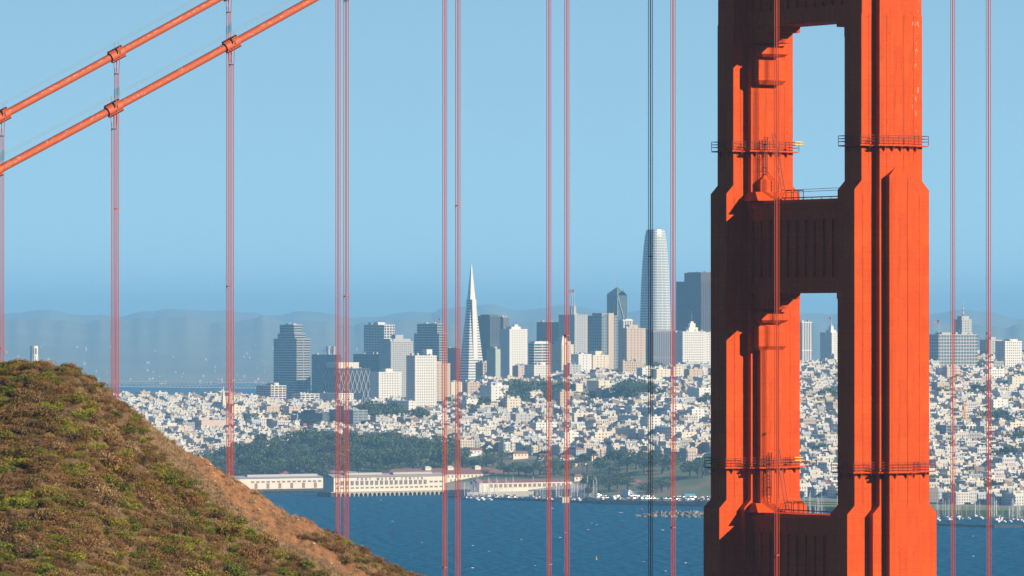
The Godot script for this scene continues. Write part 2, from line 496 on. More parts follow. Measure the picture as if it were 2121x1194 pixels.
func build_cables() -> void:
	var ct := noise_tex(0.02, 0.62, 1.05, 31, 512, 5)
	var paint := mat("cable_paint", Color(0.52, 0.085, 0.02), 0.7, ct, 0.55)
	var band := mat("band_paint", Color(0.5, 0.08, 0.02), 0.65)
	var rope := mat("rope_paint", Color(0.5, 0.045, 0.006), 0.7)
	var dark := mat("bolt_dark", Color(0.05, 0.03, 0.025), 0.7)
	var scuff := mat("scuffed_zinc", Color(0.5, 0.29, 0.2), 0.8)
	var names := {-13.7: "nearer", 13.7: "farther"}
	for cx in [-13.7, 13.7]:
		var near: bool = cx < 0
		var c := thing("main_cable", "thick orange main cable, the %s of the two sloping lines" % ("nearer, lower" if near else "farther, upper"), "cable", Vector3(cx, cable_y(-106.7), -106.7), "main cables of the bridge")
		var m := M.new()
		var o := c.position
		var z := -150.0
		while z < -2.0:
			m.tube(Vector3(cx, cable_y(z), z) - o, Vector3(cx, cable_y(z + 2.0), z + 2.0) - o, 0.46, 20)
			z += 2.0
		part("cable", m.mesh(), paint, c)
		var hr := M.new()
		z = -150.0
		while z < -60.0:
			for sx in [-0.55, 0.55]:
				hr.tube(Vector3(cx + sx, cable_y(z) + 1.35, z) - o, Vector3(cx + sx, cable_y(z + 4.0) + 1.35, z + 4.0) - o, 0.016, 4)
			z += 4.0
		part("hand_rope", hr.mesh(), mat("wire_grey", Color(0.3, 0.28, 0.27), 0.6), c)
		# scraped paint along the side of the cable
		var sc := M.new()
		var r := RandomNumberGenerator.new(); r.seed = 17 + int(near)
		for i in 300:
			var zz := r.randf_range(-140.0, -55.0)
			var a := deg_to_rad(r.randfn(196.0 if near else 204.0, 26.0 if near else 7.0))
			var len := r.randf_range(0.05, 0.5) * (1.0 if near else 1.5)
			var wd := r.randf_range(0.02, 0.07)
			var dir := Vector3(0, cable_y(zz + 0.5) - cable_y(zz - 0.5), 1.0).normalized()
			var e1 := Vector3(-1, 0, 0); var e2 := dir.cross(e1).normalized()
			if e2.y < 0.0: e2 = -e2
			var base := Vector3(cx, cable_y(zz), zz) - o
			var rad := 0.466
			var p0 := base + (e1 * cos(a + PI) + e2 * sin(a + PI)) * rad
			var p1 := base + (e1 * cos(a + PI + wd / rad) + e2 * sin(a + PI + wd / rad)) * rad
			sc.quad(p0, p1, p1 + dir * len, p0 + dir * (len * r.randf_range(0.3, 1.2)))
		stuff("paint_scuffs", sc.mesh(), scuff, c)
	# one cable band and four hanger ropes at every panel point
	var spots := []
	for k in range(1, 10):
		spots.append([-13.7, -15.24 * k]); 
		if k < 9: spots.append([13.7, -15.24 * k])
	spots.append([-13.7, 17.1]); spots.append([13.7, 17.1]); spots.append([13.7, 32.3])
	var ordn := ["first", "second", "third", "fourth", "fifth", "sixth", "seventh", "eighth", "ninth"]
	for s in spots:
		var cx: float = s[0]
		var z: float = s[1]
		var near: bool = cx < 0
		var y1 := cable_y(-absf(z))
		var side := "nearer" if near else "farther"
		var lab := ""
		if z > 0.0:
			if cx > 0 and z < 20.0: continue   # hidden behind the near leg
			lab = "thin orange hanger ropes right of the tower, on the %s cable" % side
		else:
			lab = "%s set of orange hanger ropes left of the tower, on the %s cable" % [ordn[int(roundf(-z / 15.24)) - 1], side]
		var h := thing("hanger_ropes", lab, "hanger ropes", Vector3(cx, 69.0, z), "vertical hanger ropes of the bridge")
		var a := 0.19
		for ix in [-1.0, 1.0]:
			for iz in [-1.0, 1.0]:
				var m := M.new()
				var ybend := y1 - 2.2 - (0.25 if iz > 0 else 0.0)
				m.tube(Vector3(ix * a, 0, iz * a), Vector3(ix * a, ybend - 69.0, iz * a), 0.040, 6)
				m.tube(Vector3(ix * a, ybend - 69.0, iz * a), Vector3(ix * 0.5, y1 - 69.0 + 0.1, iz * (0.15)), 0.040, 6)
				part("rope", m.mesh(), rope, h)
		# spreader clamps
		var cl := M.new()
		cl.box(Vector3.ZERO, Vector3(0.46, 0.12, 0.46))
		var clm := cl.mesh()
		for yy in [y1 - 2.35, 157.0 + 22.0 * sin(z * 0.9 + (0.0 if near else 2.0))]:
			part("spreader", clm, dark if yy > 180.0 else rope, h, Vector3(0, yy - 69.0, 0))
		if z < -60.0:
			var dir := Vector3(0, cable_y(z + 1.0) - cable_y(z - 1.0), 2.0).normalized()
			var b := thing("cable_band", "bolted orange collar round the %s cable above its %s hanger ropes" % [side, ordn[int(roundf(-z / 15.24)) - 1]], "cable band", Vector3(cx, y1, z), "cable bands")
			var cm := M.new()
			cm.tube(-dir * 0.95, dir * 0.95, 0.56, 20)
			for sg in [-1.0, 1.0]:
				cm.disc(dir * 0.95 * sg, dir * sg, 0.56, 20)
			part("collar", cm.mesh(), band, b)
			var fl := M.new()
			var side_v := Vector3.RIGHT
			var upv := side_v.cross(dir).normalized()
			if upv.y < 0.0: upv = -upv
			for sg in [-1.0, 1.0]:
				fl.box(upv * 0.62 * sg, Vector3(0.34, 0.2, 2.0), Color.WHITE, Basis(side_v, upv, dir))
			part("flange", fl.mesh(), band, b)
			var bolts := M.new()
			for k in 8:
				for sg in [-1.0, 1.0]:
					var p: Vector3 = dir * (-0.85 + k * 0.243) + upv * 0.66 * sg
					bolts.tube(p - side_v * 0.34, p + side_v * 0.34, 0.07, 5)
			part("bolt_row", bolts.mesh(), dark, b).set_meta("kind", "stuff")
			var gr := M.new()
			for off in [-0.16, 0.16]:
				for q in 12:
					var t0 := PI * q / 12.0; var t1 := PI * (q + 1) / 12.0
					gr.tube(Vector3(cos(t0) * 0.6, sin(t0) * 0.6, off), Vector3(cos(t1) * 0.6, sin(t1) * 0.6, off), 0.055, 5)
			part("rope_saddle", gr.mesh(), dark, b)
			var rg := M.new()
			for q in 20:
				var t0 := TAU * q / 20.0; var t1 := TAU * (q + 1) / 20.0
				rg.tube((side_v * cos(t0) + upv * sin(t0)) * 0.53 - dir * 0.98, (side_v * cos(t1) + upv * sin(t1)) * 0.53 - dir * 0.98, 0.06, 5)
			part("seal_ring", rg.mesh(), dark, b)
			var po := M.new()
			for sx in [-0.55, 0.55]:
				po.tube(Vector3(sx, 0.2, 0), Vector3(sx, 1.45, 0), 0.03, 4)
			part("rail_post", po.mesh(), mat("wire_grey", Color(0.3, 0.28, 0.27), 0.6), b)

# ---------------------------------------------------------------- near hillside
const RIDGE := [[-700.0, 742.0], [-60.0, 744.0], [0.0, 747.0], [60.0, 743.0], [110.0, 745.0], [160.0, 757.0], [200.0, 783.0], [250.0, 820.0], [310.0, 875.0], [340.0, 903.0], [420.0, 943.0], [490.0, 987.0], [560.0, 1036.0], [640.0, 1072.0], [720.0, 1116.0], [780.0, 1150.0], [880.0, 1194.0], [1000.0, 1262.0], [1500.0, 1560.0]]
const GRASS_EDGE := [[840.0, 276.0], [881.0, 298.0], [915.0, 308.0], [978.0, 368.0], [1017.0, 410.0], [1059.0, 453.0], [1106.0, 516.0], [1152.0, 601.0], [1190.0, 665.0], [1260.0, 776.0], [1400.0, 976.0]]
const RIGHT_EDGE := [[985.0, 560.0], [1025.0, 556.0], [1059.0, 604.0], [1114.0, 690.0], [1194.0, 815.0], [1400.0, 1150.0]]
const HB := 400.0

func hill_y(a: float, b: float) -> float:
	var u := UC + F * a / HB
	var v := lerp_table(RIDGE, u)
	v = (v * 2.0 + lerp_table(RIDGE, u - 22.0) + lerp_table(RIDGE, u + 22.0)) / 4.0
	var h := CAM.y - (v - 676.0) * HB / F
	var q := HB - b
	var y := h - (0.50 * q if q > 0.0 else -q * -0.75 if false else 0.0)
	if q < 0.0: y = h + q * 0.75
	# round the crest
	if absf(q) < 2.0: y -= 0.16 * (2.0 - absf(q))
	return y + 0.35 * nz.get_noise_2d(a * 6.0, b * 6.0) + 0.14 * nz.get_noise_2d(a * 25.0, b * 25.0) + 0.07 * nz.get_noise_2d(a * 70.0, b * 70.0)

func hill_pos(a: float, b: float) -> Vector3:
	var p := CAM + rt * a + fwh * b
	p.y = hill_y(a, b)
	return p

# 0 scrub, 1 dry grass, 2 bare soil, 3 sparse scrub on soil
func hill_zone(p: Vector3) -> int:
	var e := ud(p)
	var v := vof(p)
	var u := e.x + 9.0 * nz.get_noise_2d(p.x * 20.0, p.z * 20.0)
	if v < 858.0: return 0
	var ul := lerp_table(GRASS_EDGE, v)
	var ur := lerp_table(RIGHT_EDGE, v)
	if u < ul: return 0
	if v > 985.0 and u > ur: return 3
	if u < ul + 48.0 + 16.0 * nz.get_noise_2d(p.x * 8.0, p.z * 8.0 + 50.0): return 1
	if v > 1110.0 and u > ul + 95.0: return 3
	return 2

func shrub_mesh(kind: int, seed_: int) -> ArrayMesh:
	var m := M.new()
	var r := RandomNumberGenerator.new(); r.seed = seed_
	var pal: Array = [
		[Color(0.311, 0.176, 0.070), Color(0.388, 0.237, 0.099), Color(0.187, 0.108, 0.041)],
		[Color(0.421, 0.291, 0.141), Color(0.326, 0.221, 0.105), Color(0.528, 0.381, 0.187)],
		[Color(0.156, 0.200, 0.018), Color(0.093, 0.136, 0.014), Color(0.249, 0.275, 0.023)],
		[Color(0.405, 0.381, 0.034), Color(0.296, 0.305, 0.023), Color(0.171, 0.200, 0.018)],
		[Color(0.156, 0.099, 0.034), Color(0.110, 0.084, 0.026), Color(0.204, 0.129, 0.047)],
		[Color(0.265, 0.200, 0.034), Color(0.187, 0.153, 0.029), Color(0.342, 0.231, 0.059)],
	][kind]
	# three to five lobes make an uneven mound
	var lobes := []
	for i in r.randi_range(4, 6):
		lobes.append([Vector3(r.randf_range(-0.6, 0.6), r.randf_range(0.05, 0.28), r.randf_range(-0.6, 0.6)), r.randf_range(0.34, 0.6)])
	for i in 1150:
		var lb: Array = lobes[r.randi() % lobes.size()]
		var d := Vector3(r.randfn(), absf(r.randfn()) * 0.8 - 0.1, r.randfn()).normalized()
		var rad: float = lb[1] * r.randf_range(0.72, 1.08)
		var p: Vector3 = lb[0] + Vector3(d.x, d.y * 0.85, d.z) * rad
		var col: Color = pal[0] if r.randf() < 0.5 else (pal[1] if r.randf() < 0.6 else pal[2])
		var s := r.randf_range(0.032, 0.08)
		var a := (d + Vector3(r.randfn(), r.randfn(), r.randfn()) * 0.55).normalized()
		var b := a.cross(Vector3(r.randfn(), r.randfn(), r.randfn())).normalized()
		if i % 4 == 0 and kind != 2:   # twig
			m.tri(p, p + a * s * 3.2 + b * 0.008, p + b * 0.022, col.lerp(pal[1], 0.5))
		else:
			m.quad(p - b * s * 0.5, p + a * s, p + b * s * 0.5, p - a * s * 0.35, col)
	# dark inner mass of stems
	for i in 40:
		var d2 := Vector3(r.randfn(), absf(r.randfn()) + 0.4, r.randfn()).normalized()
		m.tube(Vector3(r.randf_range(-0.2, 0.2), -0.1, r.randf_range(-0.2, 0.2)), d2 * r.randf_range(0.4, 0.75), 0.016, 3, pal[2], 0.006)
	return m.mesh()

func build_hill() -> void:
	var m := M.new()
	var gx := -70.0
	var na := 340; var nb := 230
	var P := []
	for i in na + 1:
		var row := []
		for j in nb + 1:
			row.append(hill_pos(-58.0 + i * 0.2, 364.0 + j * 0.2))
		P.append(row)
	var soil := [Color(0.12, 0.068, 0.034), Color(0.26, 0.165, 0.085), Color(0.25, 0.115, 0.045), Color(0.19, 0.09, 0.038)]
	var PC := []
	for i in na + 1:
		var row := []
		for j in nb + 1:
			var p: Vector3 = P[i][j]
			var k := 1.0 + 0.45 * nz.get_noise_2d(p.x * 30.0, p.z * 30.0) + 0.4 * nz.get_noise_2d(p.x * 90.0, p.z * 90.0)
			var c: Color = soil[hill_zone(p)]
			row.append(Color(c.r * k, c.g * k, c.b * k))
		PC.append(row)
	for i in na:
		for j in nb:
			var q := [[i, j], [i + 1, j + 1], [i + 1, j], [i, j], [i, j + 1], [i + 1, j + 1]]
			for e in q:
				var p: Vector3 = P[e[0]][e[1]]
				var pa: Vector3 = P[mini(e[0] + 1, na)][e[1]] - P[maxi(e[0] - 1, 0)][e[1]]
				var pb: Vector3 = P[e[0]][mini(e[1] + 1, nb)] - P[e[0]][maxi(e[1] - 1, 0)]
				var nn := pa.cross(pb).normalized()
				if nn.y < 0.0: nn = -nn
				m.v.append(p); m.n.append(nn); m.c.append(PC[e[0]][e[1]])
	var hm := mat("hill_soil", Color(1, 1, 1), 0.95, noise_tex(0.06, 0.6, 1.1, 77, 512, 5), 0.9, true)
	structure("hillside", m.mesh(), hm)
	# scrub
	var shr := []
	for kind in 6:
		shr.append([shrub_mesh(kind, 100 + kind), shrub_mesh(kind, 200 + kind)])
	var sm := mat("scrub_leaf", Color(1, 1, 1), 0.9, null, 1.0, true)
	var tints := [sm, mat("scrub_leaf_deep", Color(0.68, 0.66, 0.62), 0.9, null, 1.0, true), mat("scrub_leaf_pale", Color(1.0, 0.92, 0.80), 0.9, null, 1.0, true), mat("scrub_leaf_warm", Color(0.9, 0.74, 0.55), 0.9, null, 1.0, true)]
	var spots := []
	var a := -57.0
	while a < 6.0:
		var b := 366.0
		while b < 405.0:
			var aa := a + rng.randf_range(-0.32, 0.32)
			var bb := b + rng.randf_range(-0.32, 0.32)
			b += 0.45
			var p := hill_pos(aa, bb)
			var z := hill_zone(p)
			if bb > 399.0: z = hill_zone(hill_pos(aa, 399.0))
			if z == 2 and rng.randf() > 0.015: continue
			if z == 1 and rng.randf() > 0.05: continue
			if z == 3 and rng.randf() > 0.72 + 0.7 * nz.get_noise_2d(p.x * 9.0, p.z * 9.0): continue
			if z == 0 and nz.get_noise_2d(p.x * 12.0 + 300.0, p.z * 12.0) > 0.34: continue
			var e := ud(p); var v := vof(p)
			if e.x < -40.0 or e.x > 1000.0 or v > 1240.0: continue
			var g := nz.get_noise_2d(p.x * 5.0 - 90.0, p.z * 5.0)
			var g2 := nz.get_noise_2d(p.x * 14.0, p.z * 14.0 + 700.0)
			var kind := 0
			var rr := rng.randf()
			if z == 0 or z == 3:
				if g > 0.14 and rr < 0.62: kind = 2 if g2 > 0.0 else 3
				elif g > 0.0 and rr < 0.35: kind = 5
				elif rr < 0.22: kind = 1
				elif rr < 0.38: kind = 4
				elif rr < 0.52: kind = 5
				elif rr > 0.965: kind = 3
				elif rr > 0.935: kind = 2
				if z == 3 and (kind == 3 or kind == 2) and rr > 0.3: kind = 4
			else: kind = 1
			var s := rng.randf_range(0.36, 0.72)
			var big := rng.randf()
			if big < 0.10: s *= 1.9
			elif big < 0.25: s *= 1.4
			if z == 1 or z == 2: s *= 0.5
			if bb > 396.0: s = minf(s, 0.6)
			var bs := Basis(Vector3.UP, rng.randf() * TAU).scaled(Vector3(s, s * rng.randf_range(0.85, 1.4), s))
			spots.append([kind, Transform3D(bs, p - Vector3(0, 0.08, 0)), s, e.x, v])
		a += 0.45
	spots.sort_custom(func(x, y): return x[2] > y[2])
	var lab := ["dry brown scrub bush on the near hillside", "pale grey-tan dead scrub bush on the near hillside", "green leafy scrub bush on the near hillside", "yellow-green flowering scrub bush on the near hillside", "dark brown low bush on the near hillside", "olive brown scrub bush on the near hillside"]
	var nm := ["scrub_bush", "dry_bush", "green_bush", "yellow_bush", "dark_bush", "olive_bush"]
	var rest := {}
	var cnt := 0
	for s in spots:
		var inview: bool = s[3] > 0.0 and s[3] < 900.0 and s[4] < 1190.0
		if cnt < 300 and inview:
			cnt += 1
			var o := part(nm[s[0]], shr[s[0]][cnt % 2], tints[cnt * 7 % 4], self)
			o.transform = s[1]
			var wh := " near its crest" if s[4] < 850.0 else (" beside the bare soil" if s[3] > lerp_table(GRASS_EDGE, s[4]) - 70.0 else (" at its left edge" if s[3] < 130.0 else (" low in the picture" if s[4] > 1080.0 else " midway up")))
			tag(o, lab[s[0]] + wh, "bush")
			o.set_meta("group", nm[s[0]].replace("_", " ") + " plants on the near hillside")
		else:
			var k := Vector2i(s[0], randi_of(s[3], 8))
			if not rest.has(k): rest[k] = []
			rest[k].append(s[1])
	for k in rest:
		multi("scrub_cover", shr[k.x][k.y % 2], tints[k.y / 2], rest[k], "low coastal scrub covering the near hillside", "scrub")
	# dry grass tufts and stones
	var gm := M.new()
	var r := RandomNumberGenerator.new(); r.seed = 3
	for i in 34:
		var d := Vector3(r.randfn() * 0.35, 1.0, r.randfn() * 0.35).normalized()
		var o := Vector3(r.randf_range(-0.12, 0.12), -0.03, r.randf_range(-0.12, 0.12))
		var w := Vector3(r.randfn(), 0, r.randfn()).normalized() * 0.008
		var L := r.randf_range(0.14, 0.34)
		var cc := Color(0.42, 0.30, 0.17).lerp(Color(0.30, 0.19, 0.09), r.randf())
		gm.tri(o - w, o + d * L, o + w, cc)
	var gmesh := gm.mesh()
	var sg := M.new()
	for i in 8:
		var t0 := TAU * i / 8.0; var t1 := TAU * (i + 1) / 8.0
		var r0 := r.randf_range(0.7, 1.1); var r1 := r.randf_range(0.7, 1.1)
		sg.tri(Vector3(cos(t0) * 0.9, 0, sin(t0)), Vector3(0.1, 0.7, 0), Vector3(cos(t1) * 0.9, 0, sin(t1)))
	var smesh := sg.mesh()
	var gt := []; var stn := []
	for i in 26000:
		var p := hill_pos(rng.randf_range(-30.0, 0.0), rng.randf_range(372.0, 401.0))
		var z := hill_zone(p)
		if z == 1 and gt.size() < 9000 or z == 2 and i % 9 == 0 or (z == 3 and i % 5 == 0) or (z == 0 and i % 9 == 0):
			gt.append(Transform3D(Basis(Vector3.UP, rng.randf() * TAU).scaled(Vector3.ONE * rng.randf_range(0.7, 1.5)), p))
		elif z == 2 and i % 2 == 0:
			var s := 0.015 + 0.09 * pow(rng.randf(), 4.0)
			if rng.randf() < 0.012: s = rng.randf_range(0.12, 0.24)
			stn.append(Transform3D(Basis(Vector3.UP, rng.randf() * TAU).scaled(Vector3.ONE * s), p))
	multi("dry_grass", gmesh, sm, gt, "pale dry grass beside the bare orange soil", "grass")
	multi("gravel", smesh, mat("stone_tan", Color(0.5, 0.3, 0.16), 0.9), stn, "loose stones on the bare orange soil", "gravel")

func randi_of(x: float, n: int) -> int:
	return int(absf(x) * 7.0) % n

func multi(called: String, mesh: Mesh, m: Material, xs: Array, label: String, category: String) -> void:
	var mmi := MultiMeshInstance3D.new()
	mmi.name = numbered(called)
	var q := MultiMesh.new()
	q.transform_format = MultiMesh.TRANSFORM_3D
	q.mesh = mesh
	q.instance_count = xs.size()
	for i in xs.size(): q.set_instance_transform(i, xs[i])
	mmi.multimesh = q
	mmi.material_override = m
	add_child(mmi)
	tag(mmi, label, category, "", "stuff")

# ---------------------------------------------------------------- city ground
const COLS := [
	[-300.0, [[5420, 1020], [5700, 985], [6300, 905], [7300, 835]]],
	[250.0, [[5420, 1020], [5650, 985], [6300, 897], [7400, 833]]],
	[480.0, [[5420, 1020], [5600, 985], [5800, 938], [6400, 890], [7400, 833]]],
	[700.0, [[5420, 1020], [5520, 988], [5800, 928], [6300, 882], [7200, 850]]],
	[900.0, [[5420, 1020], [5520, 992], [5850, 932], [6500, 870], [7300, 838]]],
	[1010.0, [[5350, 1022], [5470, 990], [5780, 937], [6450, 860], [7300, 800]]],
	[1200.0, [[5150, 1036], [5300, 1023], [5450, 985], [5720, 942], [6400, 852], [7300, 788]]],
	[1460.0, [[5080, 1040], [5170, 1031], [5300, 992], [5600, 940], [6300, 842], [7300, 772]]],
	[1700.0, [[4800, 1050], [5000, 1026], [5500, 950], [6300, 836], [7300, 765]]],
	[1930.0, [[4740, 1058], [4900, 1042], [5400, 958], [6200, 846], [7300, 748]]],
	[2400.0, [[4700, 1062], [4850, 1044], [5300, 958], [6200, 836], [7300, 735]]]]
const START := [[-300.0, 5540.0], [700.0, 5540.0], [800.0, 5440.0], [925.0, 5400.0], [1190.0, 5330.0], [1232.0, 5170.0], [1245.0, 5110.0], [1470.0, 5060.0], [1560.0, 4960.0], [1640.0, 4810.0], [1945.0, 4745.0], [2400.0, 4700.0]]
const HOUSES := [[-300.0, 5600.0], [480.0, 5760.0], [620.0, 5960.0], [760.0, 5960.0], [930.0, 5800.0], [1200.0, 5660.0], [1460.0, 5480.0], [1660.0, 4960.0], [1930.0, 4850.0], [2400.0, 4800.0]]
var low := []        # ground in front of them, where houses stay low
var foot := []       # footprints of the large buildings [x0, x1, z0, z1]

func col_y(c: Array, d: float) -> float:
	var t: Array = c[1]
	var v := 0.0
	if d > t[-1][0]:
		var y: float = yat(t[-1][1], t[-1][0])
		return lerpf(y, 12.0, clampf((d - t[-1][0]) / 700.0, 0.0, 1.0))
	v = lerp_table(t, d)
	return maxf(3.5, yat(v, d))

func ground_y(u: float, d: float) -> float:
	for i in range(1, COLS.size()):
		if u <= COLS[i][0] or i == COLS.size() - 1:
			var f := clampf((u - COLS[i - 1][0]) / (COLS[i][0] - COLS[i - 1][0]), 0.0, 1.0)
			return lerpf(col_y(COLS[i - 1], d), col_y(COLS[i], d), f)
	return 3.5

func gp(u: float, d: float) -> Vector3:
	var p := pt(u, 676.0, d)
	p.y = ground_y(u, d)
	return p

func build_ground() -> void:
	# water
	var w := M.new()
	w.quad(Vector3(-4000, 0, 16000), Vector3(-4000, 0, -9000), Vector3(20000, 0, -9000), Vector3(20000, 0, 16000))
	var wm := mat("bay_water", Color(0.0005, 0.10, 0.205), 0.6, noise_tex(0.012, 0.72, 1.0, 12, 1024, 5), 0.0022)
	wm.metallic_specular = 0.05
	wm.normal_enabled = true
	var nt := noise_tex(0.03, 0.0, 1.0, 44, 512, 4)
	nt.color_ramp = null
	nt.as_normal_map = true
	nt.bump_strength = 4.0
	wm.normal_texture = nt
	wm.normal_scale = 1.4
	wm.uv1_scale = Vector3(0.0026, 0.005, 0.0055)
	structure("bay_water", w.mesh(), wm)
	var fm := M.new()
	var r := RandomNumberGenerator.new(); r.seed = 8
	for i in 55:
		var p := pt(r.randf_range(560.0, 2160.0), 676.0, r.randf_range(3500.0, 5250.0))
		p.y = 0.35
		var L := r.randf_range(0.4, 1.8) * (2.0 if r.randf() < 0.08 else 1.0)
		var dr := (rt + fwh * r.randf_range(-0.4, 0.4)).normalized()
		var q := fwh * r.randf_range(0.6, 1.5)
		fm.quad(p - dr * L, p + q * 0.5 + Vector3(0, 0.4, 0), p + dr * L, p - q * 0.5, Color(0.75, 0.8, 0.82))
	stuff("whitecap_foam", fm.mesh(), mat("foam", Color(0.7, 0.76, 0.8), 0.8), self, "small whitecaps flecked over the blue bay", "foam")
	# land
	var m := M.new()
	var us := []
	var u := -260.0
	while u <= 2400.0:
		us.append(u); u += 20.0
	var rows := 90
	var P := []; var C := []
	for a in us:
		var d0 := lerp_table(START, a)
		var pr := []; var cr := []
		for j in rows + 2:
			var d := d0 + (9600.0 - d0) * pow(float(maxi(j - 1, 0)) / rows, 1.35)
			var p := gp(a, d)
			if j == 0: p.y = -4.0
			pr.append(p)
			var n1 := nz.get_noise_2d(p.x * 0.35, p.z * 0.35)
			var c := Color(0.25, 0.235, 0.21)
			if d < lerp_table(HOUSES, a) - 25.0 and a > 300.0 and a < 1640.0:
				c = Color(0.105, 0.15, 0.04) if n1 > -0.12 else Color(0.22, 0.165, 0.09)
				if a < 960.0 and d < 5560.0: c = Color(0.24, 0.17, 0.1)
				if d < d0 + 70.0: c = Color(0.42, 0.39, 0.33) if a < 1240.0 else Color(0.2, 0.2, 0.2)
			elif a > 1640.0 and d < lerp_table(HOUSES, a) - 30.0: c = Color(0.15, 0.21, 0.05)
			var k := 1.0 + 0.3 * nz.get_noise_2d(p.x * 1.3, p.z * 1.3)
			cr.append(Color(c.r * k, c.g * k, c.b * k))
		P.append(pr); C.append(cr)
	for i in us.size() - 1:
		for j in rows + 1:
			for e in [[i, j], [i, j + 1], [i + 1, j + 1], [i, j], [i + 1, j + 1], [i + 1, j]]:
				m.v.append(P[e[0]][e[1]]); m.c.append(C[e[0]][e[1]])
			var nn: Vector3 = (P[i + 1][j + 1] - P[i][j]).cross(P[i][j + 1] - P[i][j]).normalized()
			for e in 6: m.n.append(nn)
	structure("city_ground", m.mesh(), mat("city_ground", Color(1, 1, 1), 0.95, noise_tex(0.05, 0.7, 1.1, 21), 0.02, true))
	# sea walls
	for sw in [[[[925, 1031], [1000, 1035], [1090, 1038], [1150, 1041]], "long dark stone breakwater in front of the yacht harbour"], [[[1178, 1042], [1300, 1046], [1400, 1049], [1478, 1051]], "dark stone sea wall below the waterside car park"], [[[1640, 1068], [1740, 1073], [1945, 1090], [2060, 1094], [2121, 1094], [2170, 1095]], "dark stone sea wall right of the tower, before the second harbour"]]:
		var wl := M.new()
		var prev = null
		var r2 := RandomNumberGenerator.new(); r2.seed = 2
		for q in sw[0]:
			var p := pt(q[0], 676.0, F * CAM.y / (q[1] - 676.0)); p.y = 0
			if prev != null:
				var n := int(p.distance_to(prev) / 4.0)
				for i in n:
					var a: Vector3 = prev.lerp(p, float(i) / n); var b: Vector3 = prev.lerp(p, float(i + 1) / n)
					var h := 2.2 + r2.randf_range(-0.35, 0.35)
					var fx := fwh
					var lo := -fx * (2.4 + r2.randf_range(0, 1.2))
					wl.quad(a + lo + Vector3(0, -1, 0), a + Vector3(0, h, 0), b + Vector3(0, h, 0), b + lo + Vector3(0, -1, 0))
					wl.quad(a + Vector3(0, h, 0), a + fx * 5.0 + Vector3(0, h, 0), b + fx * 5.0 + Vector3(0, h, 0), b + Vector3(0, h, 0))
			prev = p
		var o := part("sea_wall", wl.mesh(), mat("wet_stone", Color(0.055, 0.06, 0.06), 0.9), self)
		tag(o, sw[1], "sea wall", "sea walls along the shore")
	var bl := thing("harbour_light", "square pale stone block at the gap in the sea wall", "stone block", pt(1164.0, 1042.0, F * CAM.y / (1042.0 - 676.0)))
	var bm := M.new(); bm.mm(-7, 7, -1, 4.2, -4, 4)
	part("block", bm.mesh(), mat("pale_stone", Color(0.55, 0.48, 0.36), 0.9), bl)
	var bm2 := M.new(); bm2.mm(-6.2, 6.2, 4.2, 5.2, -3.4, 3.4)
	part("parapet", bm2.mesh(), mat("pale_stone", Color(0.55, 0.48, 0.36), 0.9), bl)
	# jetty of boulders
	var jm := M.new()
	var r3 := RandomNumberGenerator.new(); r3.seed = 4
	for i in 900:
		var uu := r3.randf_range(1318.0, 1640.0)
		var t := clampf((uu - 1318.0) / 60.0, 0.0, 1.0)
		var dd := 4780.0 + r3.randf_range(-1.0, 1.0) * 17.0 * (0.3 + 0.7 * t)
		var p := pt(uu, 676.0, dd)
		var top := (1.0 - absf(dd - 4780.0) / 20.0) * 5.2 * t
		p.y = r3.randf_range(-0.6, maxf(0.3, top))
		var s := r3.randf_range(0.9, 2.3)
		var g := r3.randf_range(0.12, 0.30)
		jm.box(p, Vector3(s, s * 0.8, s) * 1.2, Color(g * 1.08, g, g * 0.86), Basis(Vector3(r3.randfn(), r3.randfn(), r3.randfn()).normalized(), r3.randf() * TAU))
	var je := part("rock_jetty", jm.mesh(), mat("boulder", Color(1, 1, 1), 0.95, null, 1.0, true), self)
	tag(je, "low jetty of piled grey boulders in the bay beside the tower", "jetty")
	je.set_meta("kind", "stuff")
	# far hills across the bay
	for hl in [[25000.0, 15600.0, 0, "hills"], [31000.0, 26000.0, 1, "hills"]]:
		var hm := M.new()
		var Q := []
		var nrow := 26
		var i2 := 0
		var u2 := -400.0
		while u2 <= 2600.0:
			var row := []
			for j in nrow + 1:
				var t := float(j) / nrow
				var d := lerpf(hl[1], hl[0], t)
				var vt := 662.0 + 26.0 * nz.get_noise_1d(u2 * 0.10 + 40.0) + 5.0 * nz.get_noise_1d(u2 * 0.6) + 10.0 * smoothstep(500.0, 900.0, u2)
				if hl[2] == 1: vt = 648.0 + 20.0 * nz.get_noise_1d(u2 * 0.08 + 400.0) - (8.0 if u2 > 900.0 and u2 < 1500.0 else 0.0)
				var ytop := yat(vt, hl[0])
				var y := ytop * pow(t, 1.5) + 2.0
				var p := pt(u2, 676.0, d); p.y = y if j > 0 else -5.0
				row.append(p)
			Q.append(row)
			u2 += 10.0
		for i in Q.size() - 1:
			for j in nrow:
				for e in [[i, j], [i, j + 1], [i + 1, j + 1], [i, j], [i + 1, j + 1], [i + 1, j]]:
					var p: Vector3 = Q[e[0]][e[1]]
					var ea: Vector3 = Q[mini(e[0] + 1, Q.size() - 1)][e[1]] - Q[maxi(e[0] - 1, 0)][e[1]]
					var eb: Vector3 = Q[e[0]][mini(e[1] + 1, nrow)] - Q[e[0]][maxi(e[1] - 1, 0)]
					var nn := ea.cross(eb).normalized()
					if nn.y < 0.0: nn = -nn
					var k := 1.0 + 0.3 * nz.get_noise_2d(p.x * 0.02, p.z * 0.02)
					hm.v.append(p); hm.n.append(nn); hm.c.append(Color(0.20 * k, 0.195 * k, 0.11 * k))
		structure("hills", hm.mesh(), mat("hill_far", Color(1, 1, 1), 0.95, null, 1.0, true))
	# pale specks of a far town on the hills across the bay
	var dm := M.new()
